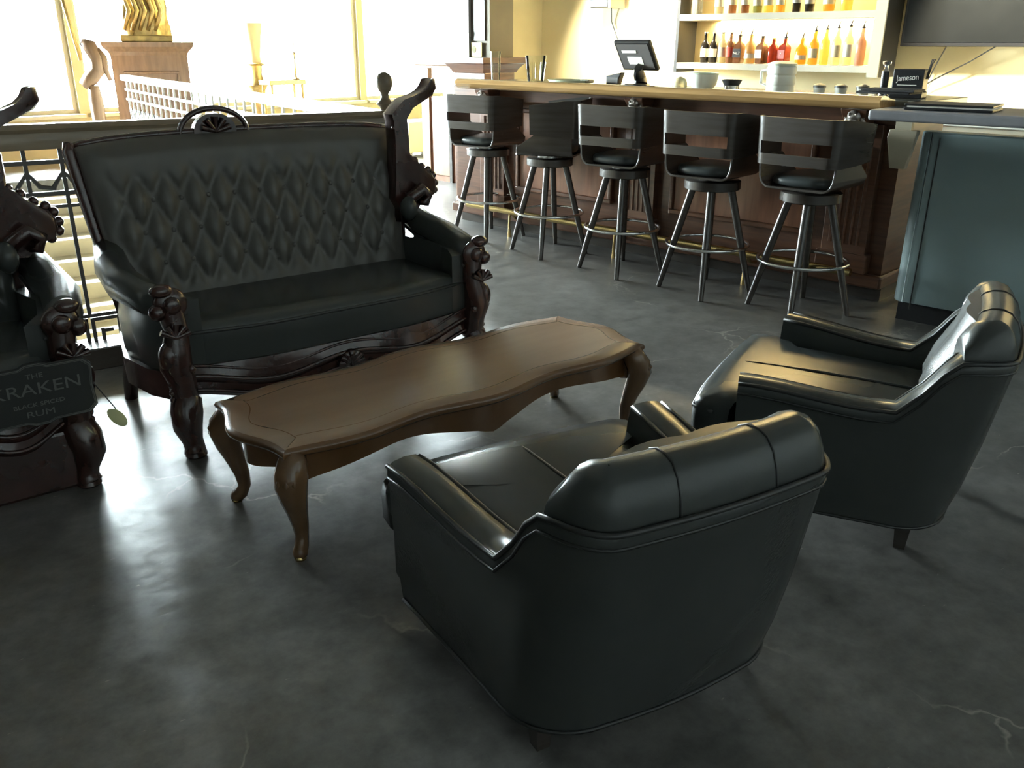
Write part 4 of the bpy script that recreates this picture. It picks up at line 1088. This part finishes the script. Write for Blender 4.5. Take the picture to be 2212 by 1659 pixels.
    if crest_x is not None:
        cr = MB()
        arc = [(crest_x + 0.135 * math.cos(PI * k / 20), 0.60, 1.035 + 0.095 * math.sin(PI * k / 20)) for k in range(21)]
        cr.tube(arc, 0.011, 8)
        cr.loft([[(crest_x + 0.085 * math.cos(PI * k / 16), yy, 1.035 + (0.078 * math.sin(PI * k / 16) ** 0.8 if 0 < k < 16 else 0.0)) for k in range(17)] for yy in (0.585, 0.615)])
        for k in range(5):
            a = PI * (k + 0.5) / 5
            cr.tube([(crest_x, 0.58, 1.045), (crest_x + 0.06 * math.cos(a), 0.575, 1.045 + 0.055 * math.sin(a))], [0.008, 0.012], 6)
        cr.build('carved_crest', M_CARVED, t, smooth=60)
    # right-hand carved wing with horn
    off = xr - 0.61
    wg = MB()
    pts = [(x + off, z) for x, z in WING]
    n = len(pts)
    cxw = sum(p[0] for p in pts) / n
    wg.loft([[(lerp(x, 0.60 + off, s), y, z) for x, z in pts] for y, s in ((0.525, 0.10), (0.510, 0.02), (0.495, 0.0), (0.475, 0.0), (0.46, 0.02), (0.445, 0.10))])
    wo = wg.build('carved_wing', M_CARVED, t, smooth=50)
    bdm = MB().ball((0, 0, 0), 0.018, 8).mesh('bead'); bds = MB().ball((0, 0, 0), 0.011, 8).mesh('bead')
    for x, z in ((0.63,0.905),(0.665,0.882),(0.70,0.853),(0.735,0.835),(0.757,0.812),(0.768,0.777),(0.764,0.745),(0.735,0.722)):
        link('wing_bead', bdm, M_CARVED, wo, smooth=180).location = (x + off, 0.485, z)
    for x, z in ((0.548,1.03),(0.556,1.06),(0.565,1.085),(0.58,1.105),(0.60,1.122)):
        link('wing_bead', bds, M_CARVED, wo, smooth=180).location = (x + off, 0.455, z)
    MB().tube([(0.58 + off, 0.44, 0.67), (0.60 + off, 0.42, 0.73), (0.655 + off, 0.415, 0.765), (0.69 + off, 0.42, 0.74), (0.68 + off, 0.425, 0.70), (0.65 + off, 0.43, 0.705)], [0.02, 0.028, 0.03, 0.026, 0.02, 0.012], 10).build('wing_scroll', M_CARVED, wo, smooth=180)
    MB().ball((0.575 + off, 0.40, 0.69), 0.05, 12, (0.75, 0.9, 1.1)).build('arm_bolster', cols[0], t, smooth=180)
    MB().tube([(0.60 + off, 0.49, 1.02), (0.60 + off, 0.50, 0.80), (0.575 + off, 0.50, 0.62)], [0.035, 0.033, 0.035], 10).build('wing_stem', M_CARVED, wo, smooth=180)
    return t
carved_seat('tufted_sofa', 'dark tufted leather loveseat with carved frame and horned wing behind the coffee table', 'sofa', -0.705, 0.61, SC, (M_LEATHER, M_LEATHER2), None, -0.18)
thr = carved_seat('carved_armchair', 'black silhouetted carved armchair with horned wing at the left edge', 'armchair', -0.36, 0.36, SC + SU * -1.33, (M_LEATHER, M_LEATHER), None, None, True)

def sign():
    t = thing('hanging_sign', 'small black plaque sign with grey border on the front of the carved armchair', 'sign', SC + SU * -1.065 + SV * -0.10 + Vector((0, 0, 0.372)), SA)
    t.rotation_euler = (0.06, 0, SA)
    hw, hh = 0.162, 0.092
    def outl(s, dy=0):
        pts = [(-hw, -hh * 0.75), (-hw * 0.86, -hh), (-hw * 0.25, -hh), (-hw * 0.12, -hh * 1.10), (hw * 0.12, -hh * 1.10), (hw * 0.25, -hh), (hw * 0.86, -hh), (hw, -hh * 0.75), (hw * 0.97, 0), (hw, hh * 0.75), (hw * 0.86, hh), (hw * 0.25, hh), (hw * 0.12, hh * 1.12), (-hw * 0.12, hh * 1.12), (-hw * 0.25, hh), (-hw * 0.86, hh), (-hw, hh * 0.75), (-hw * 0.97, 0)]
        return [(x * s[0], y * s[1]) for x, y in pts]
    R_ = RX(PI / 2)
    MB().prism(outl((1, 1)), 0, 0.012, M=R_).build('board', M_SIGNB, t, smooth=0)
    bo = MB()
    for s0, s1 in (((0.985, 0.975), (0.965, 0.945)), ((0.955, 0.925), (0.945, 0.91))):
        a = outl(s0); c = outl(s1); n = len(a)
        vv = [(x, y, 0.0125) for x, y in a] + [(x, y, 0.0125) for x, y in c] + [(x, y, 0.0135) for x, y in a] + [(x, y, 0.0135) for x, y in c]
        ff = []
        for k in range(n):
            k2 = (k + 1) % n
            ff += [(2*n+k, 2*n+k2, 3*n+k2, 3*n+k), (k, k2, 2*n+k2, 2*n+k), (n+k, 3*n+k, 3*n+k2, n+k2)]
        bo.add(vv, ff, R_)
    bo.build('border_line', M_SIGNT, t, smooth=0)
    for txt, sz, y, sx in (('THE', 0.022, 0.062, 1.2), ('KRAKEN', 0.054, 0.020, 1.22), ('BLACK SPICED RUM', 0.019, -0.030, 1.15), ('RUM', 0.028, -0.060, 1.4)):
        if txt == 'BLACK SPICED RUM': txt = 'BLACK SPICED'
        text_mesh('lettering', txt, sz, M_SIGNT, t, R_ @ T(0, y, 0.0132), 0.0006, sx=sx)
sign()
def left_clutter():
    # pale tag hanging beside the sign
    t = thing('pale_tag', 'pale yellow oval tag hanging beside the black plaque sign', 'tag', SC + SU * -0.862 + SV * -0.145 + Vector((0, 0, 0.255)), SA)
    MB().prism([(0.02 * math.cos(2*PI*k/16), 0.04 * math.sin(2*PI*k/16)) for k in range(16)], -0.004, 0.004, M=RX(PI/2) @ RZ(0.6)).build('tag_plate', M_FOAM, t, smooth=0, bevel=0.002)
    MB().tube([(0.0, 0, 0.03), (-0.02, 0.02, 0.07), (-0.04, 0.05, 0.11)], 0.002, 5).build('string', M_BLACKPL, t)
left_clutter()

# ================================================================== LEATHER ARMCHAIRS
def leather_chair(label, loc, rz):
    t = thing('leather_armchair', label, 'armchair', loc, rz, 'low black leather armchairs')
    # plan of the wall: left arm front -> around the back -> right arm front, at the top edge and at the base
    def plan(fx, rx, ryk, yr, rc):
        half = []
        for k in range(9):
            u = k / 8; half.append((-lerp(fx, rx, u ** 0.85), lerp(0.36, ryk, u)))
        cxx, cyy = -rx + rc, ryk
        for k in range(1, 9):
            q = PI + (PI / 2) * k / 8; half.append((cxx + rc * math.cos(q), cyy + (ryk - yr) * math.sin(q)))
        for k in range(1, 6): half.append((lerp(cxx, 0, k / 6), yr - 0.012 * math.sin(k / 6 * PI / 2)))
        return half + [(0, yr - 0.012)] + [(-x, y) for x, y in reversed(half)]
    TOP = plan(0.392, 0.326, -0.12, -0.322, 0.10)
    BOT = plan(0.372, 0.335, -0.08, -0.225, 0.16)
    n = len(TOP)
    def height(i):
        x, y = TOP[i]
        h = 0.470 - 0.028 * sstep(0.36, 0.0, y)
        return h + 0.165 * sstep(-0.05, -0.21, y)
    def nor(i):
        p0 = TOP[max(i-1, 0)]; p1 = TOP[min(i+1, n-1)]
        tx, ty = p1[0]-p0[0], p1[1]-p0[1]; L = math.hypot(tx, ty)
        nx, ny = ty / L, -tx / L
        if nx * TOP[i][0] + ny * (TOP[i][1] + 0.02) < 0: nx, ny = -nx, -ny
        return nx, ny
    def pt(i, o, z):
        u = min(1.0, max(0.0, (z - 0.085) / (height(i) - 0.085)))
        u = u ** 0.8
        nx, ny = nor(i)
        return (lerp(BOT[i][0], TOP[i][0], u) + nx * o, lerp(BOT[i][1], TOP[i][1], u) + ny * o, z)
    outer = []
    for i in range(n):
        h = height(i)
        outer.append([pt(i, o, zz) for zz, o in ((0.085, 0.0), (0.20, 0.004), (0.34, 0.006), (h - 0.040, 0.004), (h - 0.030, 0.007), (h - 0.012, 0.005), (h, -0.010), (h + 0.004, -0.042), (h, -0.074), (h - 0.014, -0.088), (h - 0.05, -0.094), (0.28, -0.10))] + [(BOT[i][0] * 0.72, BOT[i][1] * 0.72, 0.20), (BOT[i][0] * 0.85, BOT[i][1] * 0.85, 0.085)])
    sh = MB().loft(outer).build('shell', M_LEATHER, t, smooth=50)
    for o, dz in ((0.004, -0.006), (-0.084, -0.008)):
        MB().tube([(lambda p: (p[0], p[1], p[2]))(pt(i, o, height(i) + dz)) for i in range(n)], 0.0065, 6).build('welt', M_WELT, sh, smooth=180)
    MB().tube([pt(i, 0.006, height(i) - 0.036) for i in range(n)], 0.004, 5).build('outer_seam', M_WELT, sh, smooth=180)
    MB().tube([pt(i, 0.001, 0.09) for i in range(n)], 0.005, 6).build('base_welt', M_WELT, sh, smooth=180)
    # upper back: a thick padded roll that follows the shell round the back, outer face carrying on from it
    i_a, i_b = 10, n - 11
    def roll(i):
        d_ = min(i - i_a, i_b - i)
        k = {0: 0.45, 1: 0.88, 2: 0.97}.get(d_, 1.0)
        h = height(i)
        base = h - 0.025
        top = lerp(h + 0.004, 0.700, k)
        out_ = []
        for o, f_ in ((-0.006, 0.0), (-0.004, 0.22), (-0.010, 0.50), (-0.022, 0.76), (-0.040, 0.93), (-0.062, 1.0), (-0.088, 0.99), (-0.110, 0.90), (-0.128, 0.68), (-0.138, 0.35), (-0.140, 0.0)):
            z = base + (top - base) * f_
            nx, ny = nor(i)
            out_.append((TOP[i][0] + nx * o, TOP[i][1] + ny * o, z))
        nx, ny = nor(i)
        for o, z in ((-0.13, 0.50), (-0.05, 0.50)):
            out_.append((TOP[i][0] + nx * o, TOP[i][1] + ny * o, z))
        return out_
    cu = MB().loft([roll(i) for i in range(i_a, i_b + 1)]).build('back_cushion', M_LEATHER, t, smooth=60)
    for i in (i_a + 9, i_b - 9):
        MB().tube([Vector(p) * 1.0 + Vector((0, 0, 0.0005)) for p in roll(i)[0:10]], 0.003, 5).build('cushion_seam', M_WELT, cu, smooth=180)
    # inner back pad
    rg = []
    for z, ya in ((0.36, -0.12), (0.45, -0.105), (0.52, -0.125), (0.60, -0.165), (0.68, -0.19)):
        ring = []
        for k in range(15):
            u = lerp(-1, 1, k / 14); ring.append((u * 0.255, ya - 0.05 * abs(u) ** 3 + 0.012 * abs(math.sin(u * PI * 1.5)), z))
        for k in range(15):
            u = lerp(1, -1, k / 14); ring.append((u * 0.255, -0.25, z))
        rg.append(ring)
    MB().loft(rg).build('inner_back', M_LEATHER, t, smooth=60)
    # seat cushion (T-shaped front) and platform
    rg = []
    for s, z in ((0.96, 0.245), (1.0, 0.262), (1.005, 0.33), (0.99, 0.365), (0.95, 0.383), (0.8, 0.394), (0.4, 0.398)):
        ring = []
        for (x, y) in ((-0.235,-0.15),(0.235,-0.15),(0.265,0.10),(0.285,0.30),(0.30,0.375),(0.365,0.385),(0.375,0.42),(0.372,0.475),(0.34,0.50),(0.20,0.512),(0,0.516),(-0.20,0.512),(-0.34,0.50),(-0.372,0.475),(-0.375,0.42),(-0.365,0.385),(-0.30,0.375),(-0.285,0.30),(-0.265,0.10)):
            ring.append((x * s, 0.18 + (y - 0.18) * s, z))
        rg.append(ring)
    se = MB().loft(rg).build('seat_cushion', M_SEATL, t, smooth=60)
    MB().tube([(-0.373,0.43,0.352),(-0.345,0.497,0.352),(-0.2,0.511,0.354),(0,0.515,0.354),(0.2,0.511,0.354),(0.345,0.497,0.352),(0.373,0.43,0.352)], 0.006, 6).build('seat_welt', M_WELT, se, smooth=180)
    MB().tube([(0.0, 0.517, 0.335), (0.0, 0.505, 0.368), (0.0, 0.47, 0.386), (0.0, 0.40, 0.394), (0.0, 0.2, 0.399), (0.0, -0.08, 0.396)], 0.0045, 6).build('seat_seam', M_WELT, se, smooth=180)
    MB().box(-0.26, 0.26, -0.18, 0.335, 0.10, 0.25).build('seat_base', M_LEATHER, t, smooth=0, bevel=0.015)
    MB().box(-0.36, 0.36, 0.335, 0.455, 0.10, 0.245).build('front_apron', M_LEATHER, t, smooth=0, bevel=0.02, bseg=3)
    for sx in (-1, 1):
        for y in (-0.13, 0.38):
            MB().loft([[(sx * 0.27 + c * r, y + d_ * r, z) for c, d_ in ((-1,-1),(1,-1),(1,1),(-1,1))] for r, z in ((0.015, 0.0), (0.024, 0.11))]).build('leg', M_BLACKWOOD, t, smooth=0)
    return t
leather_chair('low black leather armchair with its back to the camera, nearest foreground seat', (0.235, 1.638, 0), math.radians(29))
leather_chair('low black leather armchair facing left beside the coffee table, shining back cushion', (1.152, 2.468, 0), math.radians(62))

# ================================================================== FAR SIDE BY THE WINDOWS
def pedestal():
    loc = BP(-5.30, -0.21)
    t = thing('wood_pedestal', 'brown panelled wooden pedestal cabinet in front of the bright windows', 'pedestal', loc, BA + PI/2 - 0.75)
    t.rotation_euler = (0, 0, 0.38)
    MB().box(-0.40, 0.40, -0.2, 0.2, 0, 1.24).build('cabinet_body', M_CABWOOD, t, smooth=0)
    c = MB().loft([[(-a, -b_, z), (a, -b_, z), (a, b_, z), (-a, b_, z)] for a, b_, z in ((0.40, 0.2, 1.24), (0.42, 0.22, 1.28), (0.47, 0.27, 1.33), (0.48, 0.28, 1.38))])
    c.build('cornice', M_CABWOOD, t, smooth=0)
    po = MB().box(-0.27, 0.27, -0.206, -0.2, 0.15, 1.05).build('door', M_CABWOOD, t, smooth=0)
    f = MB()
    for x0, x1, z0, z1 in ((-0.29, 0.29, 1.05, 1.075), (-0.29, -0.265, 0.15, 1.05), (0.265, 0.29, 0.15, 1.05), (-0.29, 0.29, 0.125, 0.15)):
        f.box(x0, x1, -0.222, -0.2, z0, z1)
    f.build('door_moulding', M_CABWOOD, po, smooth=0, bevel=0.006)
    s = thing('gold_statue', 'ornate gilded draped statue standing on the wooden pedestal', 'statue', loc + Vector((0, 0, 1.38)), 0.38)
    MB().box(-0.27, 0.27, -0.18, 0.18, 0, 0.07).build('statue_base', M_GOLD, s, smooth=0, bevel=0.01)
    b = MB()
    rg = []
    for j in range(15):
        z = 0.07 + j * 0.095
        ring = []
        for k in range(28):
            a = 2 * PI * k / 28
            r = 0.24 * (1 - 0.25 * j / 14) * (1 + 0.12 * math.sin(5 * a + j * 0.9) + 0.06 * math.sin(9 * a - j * 0.5))
            ring.append((r * math.cos(a), r * 0.7 * math.sin(a), z))
        rg.append(ring)
    b.loft(rg); b.build('draped_figure', M_GOLD, s, smooth=70)
    for k in range(5):
        MB().tube([(-0.22 + 0.08*k, -0.16, 0.12), (-0.14 + 0.08*k, -0.19, 0.32), (-0.20 + 0.08*k, -0.17, 0.55), (-0.10 + 0.06*k, -0.16, 0.85)], [0.02, 0.03, 0.025, 0.015], 7).build('drapery_fold', M_GOLD, s, smooth=180)
pedestal()
def gold_column():
    loc = BP(-5.87, 1.46)
    t = thing('gold_torchere', 'slender gilded torchere column with a ring by the windows', 'floor lamp', loc, 0)
    MB().lathe([(0.16,0),(0.17,0.03),(0.12,0.08),(0.07,0.16),(0.06,0.5),(0.10,0.8),(0.14,0.86),(0.09,0.92),(0.07,1.0),(0.085,1.10)], 16).build('column', M_GOLD, t, smooth=45)
    MB().lathe([(0.10,1.10),(0.125,1.12),(0.10,1.14)], 18).build('ring', M_GOLD, t, smooth=45)
    MB().lathe([(0.08,1.14),(0.07,1.2),(0.10,1.45),(0.13,1.62),(0.12,1.62),(0.06,1.25)], 16).build('flared_shade', mat('cream_shade', (0.80,0.66,0.36), 0.6, rvar=0.05), t, smooth=45)
    loc = BP(-5.50, 1.82)
    t = thing('gold_candlestick', 'thin golden candlestick on a small gilded table by the windows', 'candlestick', loc + Vector((0, 0, 0.93)), 0)
    MB().lathe([(0.05,0),(0.055,0.01),(0.02,0.03),(0.014,0.06),(0.02,0.10),(0.012,0.14),(0.011,0.30),(0.022,0.32),(0.010,0.34)], 12).build('stem', M_GOLD, t, smooth=45)
    MB().lathe([(0.009,0.34),(0.009,0.46)], 10).build('candle', M_PAPERW, t, smooth=45)
    t = thing('gilt_console', 'small gilded console table under the candlestick', 'table', BP(-5.56, 1.70), BA + PI/2)
    MB().box(-0.32, 0.22, -0.14, 0.14, 0.87, 0.93).build('top', M_GOLD, t, smooth=0, bevel=0.01)
    for x in (-0.28, 0.18):
        for y in (-0.1, 0.1):
            MB().tube([(x, y, 0.0), (x, y, 0.3), (x, y, 0.87)], [0.022, 0.012, 0.02], 8).build('leg', M_GOLD, t)
gold_column()
def brown_figure():
    loc = BP(-4.86, -1.05)
    t = thing('wooden_figure', 'brown wooden carved figure with a tall pole left of the pedestal', 'sculpture', loc, 0.3)
    MB().lathe([(0.13,0),(0.14,0.04),(0.08,0.1),(0.06,0.4),(0.07,0.8),(0.05,0.95)], 12).build('stand', M_CABWOOD, t, smooth=45)
    MB().tube([(-0.10,0,0.95),(-0.02,0,1.02),(0.06,0,1.10),(0.07,0,1.22),(0.02,0,1.34),(-0.05,0,1.38)], [0.05,0.075,0.07,0.07,0.075,0.04], 12).build('body', M_CABWOOD, t, smooth=180)
    MB().tube([(0.07,0,1.3),(0.13,0,1.22),(0.14,0,1.10),(0.17,0,1.0)], [0.05,0.045,0.03,0.02], 10).build('tail', M_CABWOOD, t, smooth=180)
    MB().tube([(-0.08,0,1.2),(-0.13,0,1.55),(-0.22,0,2.2)], [0.022,0.018,0.012], 8).build('pole', M_GOLD, t, smooth=180)
    t = thing('tan_bench', 'low tan upholstered box bench beyond the end of the railing', 'bench', BP(-4.2, 2.75), BA + PI/2 - 0.1)
    MB().box(-0.24, 0.24, -0.2, 0.2, 0.05, 0.44).build('upholstered_box', M_TAN, t, smooth=0, bevel=0.02)
    for x in (-0.2, 0.2):
        for y in (-0.16, 0.16): MB().box(x - 0.02, x + 0.02, y - 0.02, y + 0.02, 0, 0.05).build('foot', M_BLACKWOOD, t, smooth=0)
    # hanging ivy garland by the last window
    t = thing('ivy_garland', 'trailing yellow green garland hanging at the right end of the windows', 'garland', BP(-6.2, 5.3, 1.30), 0)
    MB().tube([(0.02,0,0.0),(-0.03,0,0.5),(0.03,0,1.1),(0.0,0,1.9)], 0.012, 6).build('vine', M_IVY, t)
    lf = MB().add([(0,0,0),(0.05,0.015,0.03),(0.10,0,0.0),(0.05,-0.015,-0.035),(0.05,0.02,0.0)], [(0,1,4),(1,2,4),(2,3,4),(3,0,4)]).mesh('leaf')
    rnd = random.Random(3)
    for k in range(90):
        o = link('leaf', lf, M_IVY, t, smooth=0)
        z = rnd.random() ** 0.7 * 1.85
        o.location = (0.02 * math.sin(z * 4) + rnd.uniform(-0.10, 0.10), rnd.uniform(-0.12, 0.12), z)
        o.rotation_euler = (rnd.uniform(-1, 1), rnd.uniform(-0.5, 1.4), rnd.uniform(0, 2 * PI))
brown_figure()
